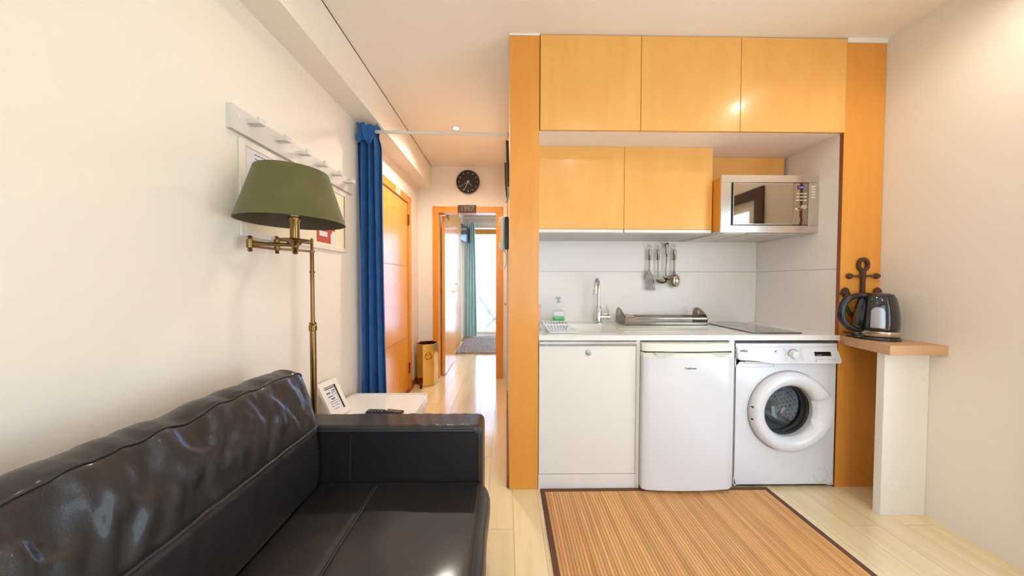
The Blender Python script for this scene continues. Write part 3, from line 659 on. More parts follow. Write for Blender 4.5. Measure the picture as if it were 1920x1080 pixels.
for b0, a0, a1, h in ((.175, -.044, .044, .006), (.157, .012, .04, .006), (.147, -.044, -.005, .009), (.146, .004, .034, .004), (.126, -.044, .0, .006), (.131, -.004, .048, .002), (.108, -.018, .012, .009), (.096, -.04, .03, .003), (.082, -.044, .034, .003), (.068, -.044, -.02, .004), (.068, -.01, .024, .003), (.05, -.03, .02, .003)):
    a = a0
    while a < a1:
        l = random.uniform(.004, .010); fbox(bb, a, min(a+l, a1), b0, b0+h, .006, .0066); a += l+.0018
obj('print', bb, m_ink, pf)
for i, (x, y, a, lab) in enumerate(((-.80, 1.838, .05, 'black remote control on the white side table, left one'), (-.685, 1.832, -.12, 'black remote control on the white side table, right one'))):
    rc = thing('remote_control', lab, 'remote control', (x, y, .447), 'remote controls on the side table')
    rot = rz(a+PI/2*.93)
    obj('body', B().box(x-.022, x+.022, y-.055, y+.055, .448, .466, .006, 3, rot=rot, about=(x, y, .457)), m_black, rc)
    for r in range(5):
        bb = B()
        for c in range(3): 
            q = rot@Vector(((c-1)*.012, -.04+r*.019, 0)); bb.cyl((x+q.x, y+q.y, .466), (x+q.x, y+q.y, .4685), .0038, n=10)
        obj('button', bb, m_label, rc)

# ------------------------------------------------------------------ kitchen: cabinets
for k, (a, b) in enumerate(((.197, .7895), (.7925, 1.3835), (1.3865, 2.0165))):
    cb = thing('wall_cabinet', ['honey wood cabinet under the ceiling, left of three, next to the post', 'honey wood cabinet under the ceiling, middle of three', 'honey wood cabinet under the ceiling, right of three, wider'][k], 'cabinet', ((a+b)/2, K, 2.15), 'upper row of kitchen cabinets')
    obj('carcass', B().box(a-.0008, min(b, P2)+.0008, K+.022, YB, 2.1605, 2.697), m_post, cb)
    obj('door', B().box(a, b, K-.002, K+.018, 2.151, 2.699, .0015), m_wood, cb)
CY = 2.0
for k, (a, b) in enumerate(((P1+.003, .779), (.7815, 1.370))):
    cb = thing('wall_cabinet', ['honey wood cabinet over the sink with aluminium grip strip', 'honey wood cabinet over the utensils, next to the microwave'][k], 'cabinet', ((a+b)/2, CY, 1.58), 'lower row of kitchen cabinets')
    obj('carcass', B().box(a-.0008, b+.0008, CY+.021, YB, 1.60, 2.147), m_post, cb)
    obj('underside', B().box(a-.0008, b+.0008, CY+.01, YB, 1.578, 1.5995), m_grey, cb)
    obj('door', B().box(a, b, CY, CY+.018, 1.606, 2.1485, .0015), m_wood, cb)
    obj('grip_strip', B().box(a, b-.004, CY-.006, CY+.012, 1.582, 1.604, .004), m_white, cb)
# microwave housing and panel above
mh = thing('microwave_housing', 'honey wood box around the microwave beside the upper cabinets', 'cabinet', (1.69, 2.1, 1.6))
obj('side_panel', B().box(1.376, 1.392, 1.938, YB, 1.585, 1.93), m_post, mh)
obj('top_panel', B().box(1.392, 2.008, 1.98, YB, 1.905, 1.922), m_post, mh)
obj('rear_panel', B().box(1.376, 1.995, 2.155, 2.17, 1.922, 2.1475), m_wood, mh)
mw = thing('microwave', 'built-in stainless steel microwave with mirrored door at the right wall', 'microwave', (1.69, 1.925, 1.575))
mx0, mx1, mz0, mz1 = 1.377, 2.009, 1.576, 1.943; my = 1.925
gx0, gx1, gz0, gz1 = 1.443, 1.944, 1.622, 1.896
for za, zc in ((mz1-.046, mz1), (mz0, gz0-.0015)): obj('frame_rail', B().box(mx0, mx1, my, my+.014, za, zc, .001), m_steel, mw)
for xa, xb in ((mx0, gx0-.001), (gx1+.001, mx1)): obj('frame_stile', B().box(xa, xb, my, my+.0138, gz0, mz1-.0475, .001), m_steel, mw)
obj('body', B().box(gx0-.03, gx1+.03, my+.02, 2.36, 1.60, 1.90), m_black, mw)
obj('door_gap', B().box(gx0, gx1, my+.006, my+.02, gz0, gz1), m_black, mw)
sp_ = 1.846
dr = obj('door', B().box(gx0+.010, sp_-.002, my-.004, my+.008, gz0+.004, gz1-.004, .002), m_steel, mw)
obj('mirror_glass', B().box(gx0+.014, sp_-.003, my-.0055, my-.003, gz0+.009, gz1-.009), m_mirror, dr)
cp = obj('control_panel', B().box(sp_, gx1-.005, my-.004, my+.008, gz0+.004, gz1-.004, .002), m_mirror, mw)
obj('display', B().box(sp_+.022, sp_+.062, my-.0052, my-.004, 1.852, 1.876), m_black, cp)
text('digits', '12:00', .016, m_led, cp, (sp_+.042, my-.0056, 1.864), (1, 0, 0), (0, 0, 1), .0003)
for r in range(3):
    for c in range(3): obj('button', B().box(sp_+.014+c*.024, sp_+.032+c*.024, my-.0075, my-.004, 1.822-r*.021, 1.827-r*.021, .001), m_frame, cp)
obj('knob', B().lathe([(0, -.03), (.013, -.03), (.0165, -.026), (.018, -.004), (0, -.004)], (1.893, my, 1.735), 28, 'y'), m_chrome, cp)
obj('open_button', B().box(sp_+.014, gx1-.018, my-.006, my-.004, 1.64, 1.672, .001), m_mirror, cp)
bb = B()
for r in range(5):
    for c in range(2): bb.box(1.962+c*.014+.002*(r % 2), 1.973+c*.014, my-.003, my+.001, 1.80+r*.017-.0, 1.806+r*.017)
obj('vent_slots', bb, m_frame, mw)
hd = thing('range_hood', 'slim pale range hood under the microwave', 'range hood', (1.69, 2.15, 1.55))
obj('body', B().box(1.3725, 2.010, 1.942, YB-.001, 1.5755, 1.584), m_grey, hd)
for k in range(3): obj('filter_panel', B().box(1.395+k*.205, 1.585+k*.205, 1.98, 2.37, 1.571, 1.576, .0015), mat('hood_filter', hexc(208, 202, 196), .35, metal=.3), hd)
obj('lamp_cover', B().box(1.42, 1.56, 1.95, 1.97, 1.572, 1.576), m_white, hd)

# ------------------------------------------------------------------ worktop with sink, base cabinet
sx0, sx1, sy0, sy1 = .40, .725, 1.86, 2.245
wt = thing('worktop', 'white kitchen worktop with moulded sink running between the posts', 'worktop', (1.1, 2.1, .905))
zt, zb = .936, .905
obj('slab', B().box(P1+.0005, sx0, K-.002, YB, zb, zt).box(sx1, P2-.0005, K-.002, YB, zb, zt).box(sx0, sx1, K-.002, sy0, zb, zt).box(sx0, sx1, sy1, YB, zb, zt).box(P2-.02, P2+.006, K-.006, K-.001, zb, zt), m_top, wt)
def basin(u0, u1, v0, v1, z):
    bb = B(); t = [bb.bm.verts.new(p) for p in ((u0, v0, zt), (u1, v0, zt), (u1, v1, zt), (u0, v1, zt))]
    d = .05; q = [bb.bm.verts.new(p) for p in ((u0+d, v0+d*.6, z), (u1-d, v0+d*.6, z), (u1-d, v1-d, z), (u0+d, v1-d, z))]
    for k in range(4): bb.bm.faces.new((t[k], t[(k+1) % 4], q[(k+1) % 4], q[k]))
    bb.bm.faces.new(q); return bb
obj('sink_bowl', basin(sx0, sx1, sy0, sy1, .78), m_top, wt)
obj('drain', B().lathe([(0, .781), (.03, .781), (.035, .784), (.02, .785), (0, .783)], (.56, 2.04, 0), 24), m_chrome, wt)
obj('drainer_rib', B().box(.76, 1.12, 1.92, 1.924, zt, zt+.0015).box(.76, 1.12, 2.02, 2.024, zt, zt+.0015).box(1.12, 1.124, 1.90, 2.14, zt, zt+.0015), m_top, wt)
bc2 = thing('base_cabinet', 'white sink cabinet with aluminium grip rail beside the left post', 'cabinet', (.5, K, 0))
obj('carcass', B().box(P1+.001, .209, K+.02, YB-.002, .092, .75).box(.7815, .804, K-.002, YB-.002, 0, .904, .001).box(.21, .7815, K+.03, YB-.002, .092, .11), m_white, bc2)
obj('door', B().box(P1+.003, .7785, K-.004, K+.016, .0965, .871, .0015), m_white, bc2)
obj('grip_rail', B().box(P1+.002, .7785, K-.002, K+.02, .874, .879, .001).tube([(P1+.002, K-.004, .889), (.7785, K-.004, .889)], .0085, 14).box(P1+.002, .7785, K+.006, K+.02, .875, .9, .001), m_alu, bc2)
obj('lock', B().lathe([(0, -.007), (.012, -.007), (.0175, -.004), (.0175, 0), (0, 0)], (.492, K-.004, .832), 28, 'y'), m_label, bc2)
obj('plinth', B().box(P1+.001, .7812, K-.002, K+.016, 0, .0925, .001), m_white, bc2)
tag(obj('divider_panel', B().box(1.345, 1.377, K-.001, YB-.002, .0, .904, .001), m_white), 'white upright divider panel between refrigerator and washing machine', 'panel')

# ------------------------------------------------------------------ fridge
fg = thing('refrigerator', 'white under-counter refrigerator between the cabinet and washing machine', 'refrigerator', (1.075, 1.9, 0))
fx0, fx1 = .806, 1.341; fy = 1.765
def bow(x, d=.014): t = (x-fx0)/(fx1-fx0)*2-1; return -d*(1-t*t)
def bowed(z0, z1, y0, depth, x0=fx0, x1=fx1, n=24, r=.006):
    bb = B(); poly = []
    for k in range(n+1):
        x = x0+(x1-x0)*k/n; e = min(x-x0, x1-x); rr_ = .010; y = y0+bow(x)+(rr_-math.sqrt(max(0, rr_**2-(rr_-e)**2)) if e < rr_ else 0); poly.append((x, y))
    poly += [(x1, y0+depth), (x0, y0+depth)]
    bb.prism(poly, 'z', z0, z1); return bb
obj('body', B().box(fx0+.006, fx1-.004, fy+.055, 2.33, .022, .835, .004), m_appl, fg)
obj('lid', bowed(.848, .894, fy-.012, .56), m_cream, fg)
dr = obj('door', bowed(.026, .812, fy-.022, .07), m_appl, fg)
ban = obj('grip_band', bowed(.8125, .840, fy-.024, .072), m_cream, fg)
for xa, xb in ((.86, .99), (1.19, 1.30)):
    pts = []
    for k in range(17):
        t = k/16; pts.append((xa+(xb-xa)*t, .8405-.020*math.sin(PI*(t**.7 if xa < 1 else 1-(1-t)**.7))))
    obj('grip_recess', B().prism(pts+[(xb, .8425), (xa, .8425)], 'y', fy-.0405, fy-.02), m_label if False else mat('grip_shade', hexc(206, 208, 196), .5), ban)
obj('gasket_gap', B().box(fx0+.008, fx1-.008, fy-.012, fy+.04, .841, .8475), m_gap, fg)
text('lettering', 'Confortec', .0165, m_ink, dr, (1.076, fy-.0368, .752), (1, 0, 0), (0, 0, 1), .0008)
for x in (.83, 1.31): obj('foot', B().cyl((x, fy+.03, 0), (x, fy+.03, .026), .014, n=14), m_frame, fg)
obj('foot', B().cyl((.83, 2.25, 0), (.83, 2.25, .026), .014, n=14).cyl((1.31, 2.25, 0), (1.31, 2.25, .026), .014, n=14), m_frame, fg)

# ------------------------------------------------------------------ washing machine
wm = thing('washing_machine', 'white front-loading washing machine under the right end of the worktop', 'washing machine', (1.7, 2.05, 0))
wx0, wx1 = 1.386, 2.008; wy = K; dc = (1.712, .474)
# body front as a plate with a round hole
bb = B(); N = 64; ring = [bb.bm.verts.new((dc[0]+.175*math.cos(2*PI*k/N), wy, dc[1]+.175*math.sin(2*PI*k/N))) for k in range(N)]
def sq(a):
    c, s = math.cos(a), math.sin(a); tx = ((wx1-dc[0]) if c > 0 else (dc[0]-wx0))/max(abs(c), 1e-9); tz = ((.775-dc[1]) if s > 0 else (dc[1]-.014))/max(abs(s), 1e-9); t = min(tx, tz); return dc[0]+c*t, dc[1]+s*t
outr = [bb.bm.verts.new((sq(2*PI*k/N)[0], wy, sq(2*PI*k/N)[1])) for k in range(N)]
for k in range(N): bb.bm.faces.new((ring[k], ring[(k+1) % N], outr[(k+1) % N], outr[k]))
obj('front_panel', bb, m_appl, wm)
obj('body', B().box(wx0, wx0+.004, wy+.0, 2.35, .014, .885).box(wx1-.004, wx1, wy, 2.35, .014, .885).box(wx0, wx1, 2.34, 2.35, .014, .885).box(wx0, wx1, wy, 2.35, .862, .885, .003).box(wx0, wx1, wy, 2.34, .014, .02), m_appl, wm)
for x in (1.42, 1.97):
    for y in (1.83, 2.3): obj('foot', B().cyl((x, y, 0), (x, y, .016), .018, n=12), m_rubber, wm)
# control panel: sloping fascia with a lower edge that steps
prof = [(wx0, .866), (wx0, .80), (1.40, .788), (1.50, .785), (1.545, .778), (1.60, .768), (2.00, .768), (2.012, .775), (2.012, .782), (1.998, .866)]
bb = B(); n_ = len(prof)
fr0 = [bb.bm.verts.new((x, wy-.008-.020*(.87-z)/.1, z)) for x, z in prof]; bk = [bb.bm.verts.new((x, wy+.002, z)) for x, z in prof]
bb.bm.faces.new(fr0); bb.bm.faces.new(bk[::-1])
for k in range(n_): bb.bm.faces.new((fr0[k], fr0[(k+1) % n_], bk[(k+1) % n_], bk[k]))
bmesh.ops.bevel(bb.bm, geom=[e for e in bb.bm.edges if e.verts[0] in fr0 and e.verts[1] in fr0], offset=.004, segments=3, affect='EDGES')
fa = obj('control_panel', bb, m_appl, wm)
def fy_(z): return wy-.008-.020*(.87-z)/.1-.0006
sl = Vector((0, .02, .1)).normalized()
kn = (1.722, .822)
obj('dial_ring', B().lathe([(.029, -.001), (.033, -.002), (.034, 0), (.029, 0)], (kn[0], fy_(kn[1]), kn[1]), 40, 'y', closed=True), m_label, fa)
obj('knob', B().lathe([(0, -.024), (.018, -.024), (.022, -.021), (.025, -.006), (.029, 0), (0, 0)], (kn[0], fy_(kn[1]), kn[1]), 40, 'y'), m_appl, fa)
bb = B()
for s in (-1, 1):
    for k in range(7): 
        z = kn[1]+.031-k*.0105; xx = kn[0]+s*(.047 if abs(k-3) < 3 else .052); bb.box(xx-.010, xx+.010, fy_(z)-.0003, fy_(z)+.001, z-.001, z+.001)
for k in range(8): bb.box(1.852+k*.016, 1.862+k*.016, fy_(.79)-.0003, fy_(.79)+.001, .794, .796)
bb.cyl((1.856, fy_(.784)-.0003, .786), (1.856, fy_(.784)+.001, .786), .004, n=12)
obj('markings', bb, mat('grey_print', hexc(150, 150, 158), .6), fa)
obj('display', B().box(1.852, 1.952, fy_(.83)-.0012, fy_(.83)+.004, .812, .838, .001, rot=rx(-.19)), m_black, fa)
obj('display_digits', B().box(1.862, 1.866, fy_(.815)-.0022, fy_(.815), .817, .819).box(1.872, 1.877, fy_(.815)-.0022, fy_(.815), .817, .821).box(1.883, 1.888, fy_(.815)-.0022, fy_(.815), .817, .821), m_ledw, fa)
text('lettering', 'teka', .026, m_ink, fa, (1.424, fy_(.845)-.0004, .845), (1, 0, 0), sl, .0006)
text('energy_mark', 'A', .018, m_ink, fa, (1.617, fy_(.84)-.0004, .84), (1, 0, 0), sl, .0006)
text('energy_mark', '+', .011, m_ink, fa, (1.628, fy_(.845)-.0004, .847), (1, 0, 0), sl, .0006)
obj('drawer_line', B().box(wx0+.002, 1.62, wy-.0012, wy+.001, .742, .744).box(1.62, 1.622, wy-.0012, wy+.001, .744, .775), mat('panel_line', hexc(190, 190, 196), .6), wm)
obj('drawer_recess', B().prism([(1.44, .765), (1.545, .757), (1.6, .762), (1.56, .775), (1.44, .778)], 'y', wy-.004, wy+.001), mat('recess_white', hexc(214, 214, 220), .4), wm)
# door ring
prf = [(.240, .0), (.242, -.012), (.238, -.028), (.224, -.040), (.205, -.044), (.182, -.040), (.168, -.030), (.158, -.016), (.155, 0), (.155, .02), (.165, .02), (.17, 0)]
def ringdoor():
    bb = B(); c = Vector((dc[0], wy, dc[1])); n = 128; rings = []
    for r, h in prf:
        rg_ = []
        for k in range(n):
            a = 2*PI*k/n; da = abs((a+PI) % (2*PI)-PI)     # 0 at +X
            hh, r2 = h, r
            if r > .2: r2 = r+.0*0
            g_ = 1/(1+math.exp((da-.42)/.03))       # grip sector on the right
            if .15 < r < .235 and h < -.01: hh = h+(.017*g_ if r < .215 else .010*g_)
            ex = 1/(1+math.exp((da-.62)/.12))
            if r >= .2: r2 = r+.018*ex
            rg_.append(bb.bm.verts.new(c+Vector((r2*math.cos(a), hh, r2*math.sin(a)))))
        rings.append(rg_)
    for i in range(len(rings)-1):
        for k in range(n): bb.bm.faces.new((rings[i][k], rings[i][(k+1) % n], rings[i+1][(k+1) % n], rings[i+1][k]))
    return bb
rd_ = obj('door', ringdoor(), m_appl, wm, ang=50)
obj('hinge_slot', B().box(1.470, 1.479, wy-.030, wy-.02, .505, .513).box(1.470, 1.478, wy-.030, wy-.02, .432, .439), m_gap, rd_)
obj('door_seam_ring', B().lathe([(.243, -.001), (.247, -.001), (.247, .0005), (.243, .0005)], (dc[0]-.001, wy, dc[1]), 96, 'y', closed=True), mat('seam_grey', hexc(120, 124, 134), .6), wm)  # thin grey ring around the door
obj('door_glass', B().lathe([(.156, -.006), (.150, .006), (.135, .05), (.115, .10), (.08, .125), (0, .13)], (dc[0], wy, dc[1]), 64, 'y', caps=False), m_bowl, rd_)
obj('gasket', B().lathe([(.174, .022), (.150, .03), (.172, .05), (.150, .066), (.176, .09)], (dc[0], wy, dc[1]), 64, 'y', caps=False), m_rubber, wm)
dm = obj('drum', B().lathe([(.155, .09), (.165, .10), (.235, .11), (.24, .14), (.24, .42), (.225, .45), (.0, .46)], (dc[0], wy, dc[1]), 72, 'y', caps=False), m_drum, wm)
bb = B()
for k in range(3):
    a = 1.3+k*2*PI/3; bb.tube([(dc[0]+.22*math.cos(a), wy+.13, dc[1]+.22*math.sin(a)), (dc[0]+.20*math.cos(a), wy+.28, dc[1]+.20*math.sin(a)), (dc[0]+.22*math.cos(a), wy+.43, dc[1]+.22*math.sin(a))], [.02, .034, .02], 10)
obj('paddle', bb, m_drum, dm)
bb = B()
for r in range(13):
    for k in range(46):
        a = 2*PI*(k+.5*(r % 2))/46; p = Vector((dc[0]+.2385*math.cos(a), wy+.13+r*.024, dc[1]+.2385*math.sin(a))); i_ = Vector((-math.cos(a), 0, -math.sin(a)))
        bb.cyl(p, p+i_*.004, .0055, .003, 5)
for rr_ in range(1, 9):
    for k in range(rr_*6):
        a = 2*PI*k/(rr_*6); p = Vector((dc[0]+.025*rr_*math.cos(a), wy+.452-.004*(rr_ > 7), dc[1]+.025*rr_*math.sin(a))); bb.cyl(p, p+Vector((0, -.006, 0)), .006, .003, 5)
o = obj('drum_dimples', bb, m_drum, dm); o['kind'] = 'stuff'
obj('filter_cap', B().lathe([(0, -.003), (.038, -.003), (.041, 0), (0, 0)], (1.925, wy, .075), 40, 'y').box(1.91, 1.938, wy-.005, wy-.002, .11, .113), m_appl, wm)
obj('filter_cap_edge', B().lathe([(.041, -.0012), (.0425, -.0012), (.0425, .0005), (.041, .0005)], (1.925, wy, .075), 40, 'y', closed=True), mat('cap_line', hexc(205, 200, 200), .6), wm)

# ------------------------------------------------------------------ on the worktop
ft = thing('faucet', 'chrome gooseneck kitchen faucet with side lever behind the sink', 'faucet', (.708, 2.30, zt))
fx, fyy = .708, 2.30
obj('body', B().lathe([(0, .936), (.027, .936), (.027, .942), (.021, .946), (.021, 1.06), (.014, 1.07), (0, 1.07)], (fx, fyy, 0), 28), m_chrome, ft)
path = [(fx, fyy, 1.06), (fx, fyy, 1.20)]+[(fx-.026+.026*math.cos(a), fyy-.045+.045*math.cos(a), 1.20+.075*math.sin(a)) for a in [k*PI/14 for k in range(1, 14)]]+[(fx-.052, fyy-.09, 1.20), (fx-.055, fyy-.095, 1.172)]
obj('spout', B().tube(path, .0115, 16).cyl((fx-.052, fyy-.09, 1.20), (fx-.056, fyy-.097, 1.165), .0145, n=18), m_chrome, ft)
obj('valve', B().cyl((fx, fyy, .982), (fx+.062, fyy-.01, .985), .017, n=20).cyl((fx+.062, fyy-.01, .985), (fx+.085, fyy-.012, .986), .020, n=20), m_chrome, ft)
obj('lever', B().tube([(fx+.075, fyy-.01, 1.0), (fx+.07, fyy-.012, 1.02), (fx+.052, fyy-.02, 1.075)], .005, 10).cyl((fx+.03, fyy, 1.008), (fx+.086, fyy-.008, 1.01), .006, n=10), m_chrome, ft)
# slotted white basket on a tray, straddling the sink's left edge
sb = thing('soap_basket', 'white slotted plastic basket on a tray at the sink corner', 'basket', (.33, 1.98, zt))
obj('tray', B().box(.262, .455, 1.85, 2.02, zt+.001, zt+.010, .004), m_appl, sb)
bb = B()
def bp_(t, z):   # perimeter of the flared basket
    k = (z-.946)/.056; hx_, hy_ = .062+.028*k, .055+.022*k; c = (.325-.012*k, 1.94)
    s = (t % 1)*4; i = int(s); q = s-i
    return Vector([(c[0]-hx_+2*hx_*q, c[1]-hy_, z), (c[0]+hx_, c[1]-hy_+2*hy_*q, z), (c[0]+hx_-2*hx_*q, c[1]+hy_, z), (c[0]-hx_, c[1]+hy_-2*hy_*q, z)][i])
for z, r in ((.950, .004), (0.988, .0045)): bb.tube([bp_(k/16, z) for k in range(16)], r, 6, closed=True)
obj('rim', bb, m_appl, sb)
obj('base', B().box(.267, .383, 1.89, 1.99, .945, .950), m_appl, sb)
for k in range(32): obj('slat', B().tube([bp_((k+.5)/32, .950), bp_((k+.5)/32, 0.988)], [.0042, .0052], 6), m_appl, sb)
bt = thing('soap_bottle', 'clear glass bottle with green dish soap behind the basket', 'bottle', (.40, 2.30, zt))
obj('bottle_glass', B().box(.355, .445, 2.27, 2.33, zt+.001, 1.035, .010, 3).lathe([(.030, 1.03), (.016, 1.055), (.013, 1.062), (.013, 1.095), (0, 1.095)], (.40, 2.30, 0), 20), m_clear, bt)
obj('soap', B().box(.359, .441, 2.274, 2.326, zt+.005, .988, .008, 3), m_green, bt)
obj('pump', B().cyl((.40, 2.30, 1.095), (.40, 2.30, 1.125), .006, n=10).box(.384, .412, 2.285, 2.315, 1.095, 1.105, .003).box(.378, .416, 2.287, 2.313, 1.123, 1.137, .004), m_label, bt)
pk = thing('detergent_tube', 'pale pink plastic tube standing beside the left post', 'tube', (.225, 2.20, zt))
obj('cap', B().cyl((.228, 2.2, zt+.001), (.228, 2.2, zt+.022), .016, n=20), m_pink, pk)
obj('tube', B().grid and (lambda b: (b.grid(lambda u, v: Vector((.228+(.021+.006*v)*math.cos(u*2*PI), 2.20+(.021-.018*v)*math.sin(u*2*PI), zt+.022+.13*v)), 28, 8, wrapu=True), b)[1])(B()), m_pink, pk)
# utensils on a small rail
ur = thing('utensil_rail', 'small white hook rail on the backsplash holding four utensils', 'rail', (1.228, YB, 1.52))
obj('bar', B().box(1.100, 1.356, YB-.006, YB-.0005, 1.527, 1.560, .003), m_frame, ur)
HK = [1.133, 1.200, 1.268, 1.330]
for x in HK: obj('hook', B().tube(bez([(x, YB-.004, 1.548), (x, YB-.018, 1.540), (x, YB-.030, 1.533), (x, YB-.036, 1.542)], 5), .0022, 6), m_chrome, ur)
for x in (1.108, 1.348): obj('screw', B().cyl((x, YB-.0075, 1.544), (x, YB-.006, 1.544), .0035, n=8), m_steel, ur)
UY = YB-.030
def utensil(x, xt, zt_, label, name):
    t = thing(name, label, 'utensil', (x, UY, zt_), 'steel utensils on the backsplash rail')
    obj('hanging_loop', B().tube([(x+.009*math.sin(k*PI/7), UY, 1.526+.012*math.cos(k*PI/7)) for k in range(14)], .002, 6, closed=True), m_uten, t)
    obj('handle', B().tube([(x, UY, 1.514), (x, UY, 1.51), (x-.001, UY, 1.43), (x-.001, UY, 1.425)], [.006, .0115, .0115, .008], 14), m_uten, t)
    return t
t = utensil(HK[0], 0, 1.19, 'slotted steel spatula, leftmost utensil on the backsplash rail', 'spatula')
obj('neck', B().tube([(1.132, UY, 1.43), (1.130, UY, 1.35)], [.006, .0065], 10), m_uten, t)
bb = B()
bz0, bz1 = 1.188, 1.35
bb.prism([(1.124, 1.352), (1.136, 1.352), (1.146, 1.325), (1.166, 1.30), (1.168, 1.275), (1.101, 1.275), (1.098, 1.30), (1.112, 1.325)], 'y', UY-.001, UY+.001)
for k in range(6): 
    x0 = 1.101+k*.0117+.001; bb.prism([(x0, 1.276), (x0+.0062, 1.276), (x0+.0062+.008, 1.205), (x0+.008, 1.205)], 'y', UY-.001, UY+.001)
bb.prism([(1.108, 1.206), (1.181, 1.206), (1.178, 1.192), (1.170, 1.188), (1.118, 1.188), (1.110, 1.193)], 'y', UY-.001, UY+.001)
obj('blade', bb, mat('blade_steel', hexc(112, 102, 90), .3, metal=1), t)
t = utensil(HK[1], 0, 1.2, 'steel ladle hanging second from left on the rail', 'ladle')
obj('neck', B().tube([(1.200, UY, 1.43), (1.202, UY, 1.32), (1.205, UY, 1.285)], [.0055, .0055, .007], 10), m_uten, t)
def bowl(cx, cz, rx_, rz_, dep, cy=UY, n=32):
    bb = B()
    bb.grid(lambda u, v: Vector((cx+rx_*v*math.cos(u*2*PI), cy+dep*(1-v*v)-.004, cz+rz_*v*math.sin(u*2*PI))), n, 9, wrapu=True)
    return bb
def deepbowl(cx, cy, cz, r):
    bb = B(); bb.grid(lambda u, v: Vector((cx+r*math.sin(v*PI/2)*math.cos(u*2*PI), cy+r*math.sin(v*PI/2)*math.sin(u*2*PI)*.8, cz-r*.75*math.cos(v*PI/2))), 32, 10, wrapu=True); return bb
def thick(o, t=.0015):
    m_ = o.modifiers.new('s', 'SOLIDIFY'); m_.thickness = t; return o
thick(obj('bowl', deepbowl(1.214, UY-.034, 1.272, .045), m_uten, t))
t = thing('pasta_fork', 'curled steel pasta server hanging third from left on the rail', 'utensil', (1.272, UY, 1.25), 'steel utensils on the backsplash rail')
obj('handle', B().tube(bez([(1.278, UY+.012, 1.535), (1.270, UY-.004, 1.552), (1.262, UY-.008, 1.545), (1.266, UY-.004, 1.47), (1.268, UY, 1.41), (1.262, UY, 1.34), (1.262, UY-.006, 1.30)], 6), [.009]*7+[.011]*6+[.010]*6+[.007]*6+[.005]*12, 10), m_uten, t)
thick(obj('bowl', deepbowl(1.264, UY-.026, 1.288, .030), m_uten, t))
for k in range(6):
    a = k*2*PI/6+.3; c = Vector((1.264+.030*math.cos(a), UY-.026+.024*math.sin(a), 1.288)); obj('prong', B().cyl(c, c+Vector((.010*math.cos(a), .008*math.sin(a), .016)), .0035, .0015, 6), m_uten, t)
t = utensil(HK[3], 0, 1.2, 'steel serving spoon, rightmost utensil on the backsplash rail', 'serving_spoon')
obj('neck', B().tube([(1.330, UY, 1.43), (1.328, UY, 1.345), (1.330, UY, 1.315)], [.0055, .0065, .012], 10), m_uten, t)
thick(obj('bowl', bowl(1.334, 1.265, .042, .056, .014), m_uten, t))
# dish rack
dk = thing('dish_rack', 'low stainless steel dish rack on the worktop beside the faucet', 'dish rack', (1.18, 2.28, zt))
def sidep(): return [(2.182, zt+.002), (2.365, zt+.002), (2.365, 1.02), (2.35, 1.045), (2.325, 1.057), (2.29, 1.055), (2.25, 1.04), (2.21, 1.015), (2.188, .99), (2.182, .975)]
for x, s in ((.868, 1), (1.480, -1)):
    obj('side_plate', B().prism(sidep(), 'x', x-.0015, x+.0015), m_uten, dk)
    obj('finger_hole', B().lathe([(0, -.0022), (.010, -.0022), (.010, .0022), (0, .0022)], (x, 2.29, 1.022), 20, 'x', sy=1.7), m_frame, dk)
for za, zc in ((.978, .992), (.939, .957)): obj('front_bar', B().box(.87, 1.478, 2.184, 2.190, za, zc, .002), m_uten, dk)
obj('rear_bar', B().box(.87, 1.478, 2.355, 2.361, .978, .992, .002), m_uten, dk)
obj('drip_tray', B().box(.872, 1.476, 2.195, 2.35, .938, .945), m_uten, dk)
for k in range(30): obj('wire', B().tube([(.95+k*.0175, 2.188, .988), (.955+k*.0175, 2.23, 1.0), (.965+k*.0175, 2.31, 1.0), (.97+k*.0175, 2.358, .988)], .0018, 6), m_uten, dk)
obj('cutlery_tray', B().box(.875, .945, 2.195, 2.35, .985, 1.005, .003), m_uten, dk)
for x in (.88, 1.465): obj('foot', B().box(x-.006, x+.008, 2.186, 2.20, zt, zt+.012), m_black, dk)
hb = thing('hob', 'flat black glass hob set on the worktop at the right', 'hob', (1.69, 2.1, zt))
obj('glass_plate', B().box(1.535, 1.848, 1.845, 2.375, zt+.0005, zt+.006, .0015), m_hob, hb)
bb = B()
for y, r in ((1.98, .075), (2.22, .09)): bb.lathe([(r, .9421), (r+.0015, .9421), (r+.0015, .9425), (r, .9425)], (1.69, y, 0), 48, closed=True)
obj('cooking_zone_ring', bb, mat('ring_grey', hexc(70, 70, 72), .4), hb)

# ------------------------------------------------------------------ ledge, kettle, anchor
lg = thing('breakfast_ledge', 'small oak ledge on a white support panel at the right wall', 'counter', (2.12, 1.65, 0))
obj('top', B().prism([(2.022, K-.002), (1.958, 1.50), (XR-.001, 1.50), (XR-.001, K-.002)], 'z', .884, .934), m_ledge, lg)
obj('support_panel', B().box(2.016, XR-.001, 1.565, 1.60, 0, .8835, .002), m_wall, lg)
kt = thing('kettle', 'black electric kettle with steel band on the oak ledge', 'kettle', (2.112, 1.685, .934))
kx, ky = 2.112, 1.685
obj('power_base', B().lathe([(0, .9345), (.092, .9345), (.095, .94), (.090, .952), (0, .955)], (kx, ky, 0), 48), m_black, kt)
obj('body', B().lathe([(.080, .975), (.088, .985), (.089, 1.02), (.087, 1.07), (.082, 1.12), (.074, 1.165), (.068, 1.178), (0, 1.178)], (kx, ky, 0), 56), mat('gloss_black', hexc(22, 22, 18), .12, coat=.6), kt)
obj('steel_band', B().lathe([(0, .956), (.086, .956), (.0895, .962), (.0895, .984), (.084, .988), (0, .988)], (kx, ky, 0), 56), m_steel, kt)
obj('lid', B().lathe([(0, 1.1785), (.066, 1.1785), (.064, 1.188), (.045, 1.196), (.0, 1.198)], (kx, ky, 0), 40), m_black, kt)
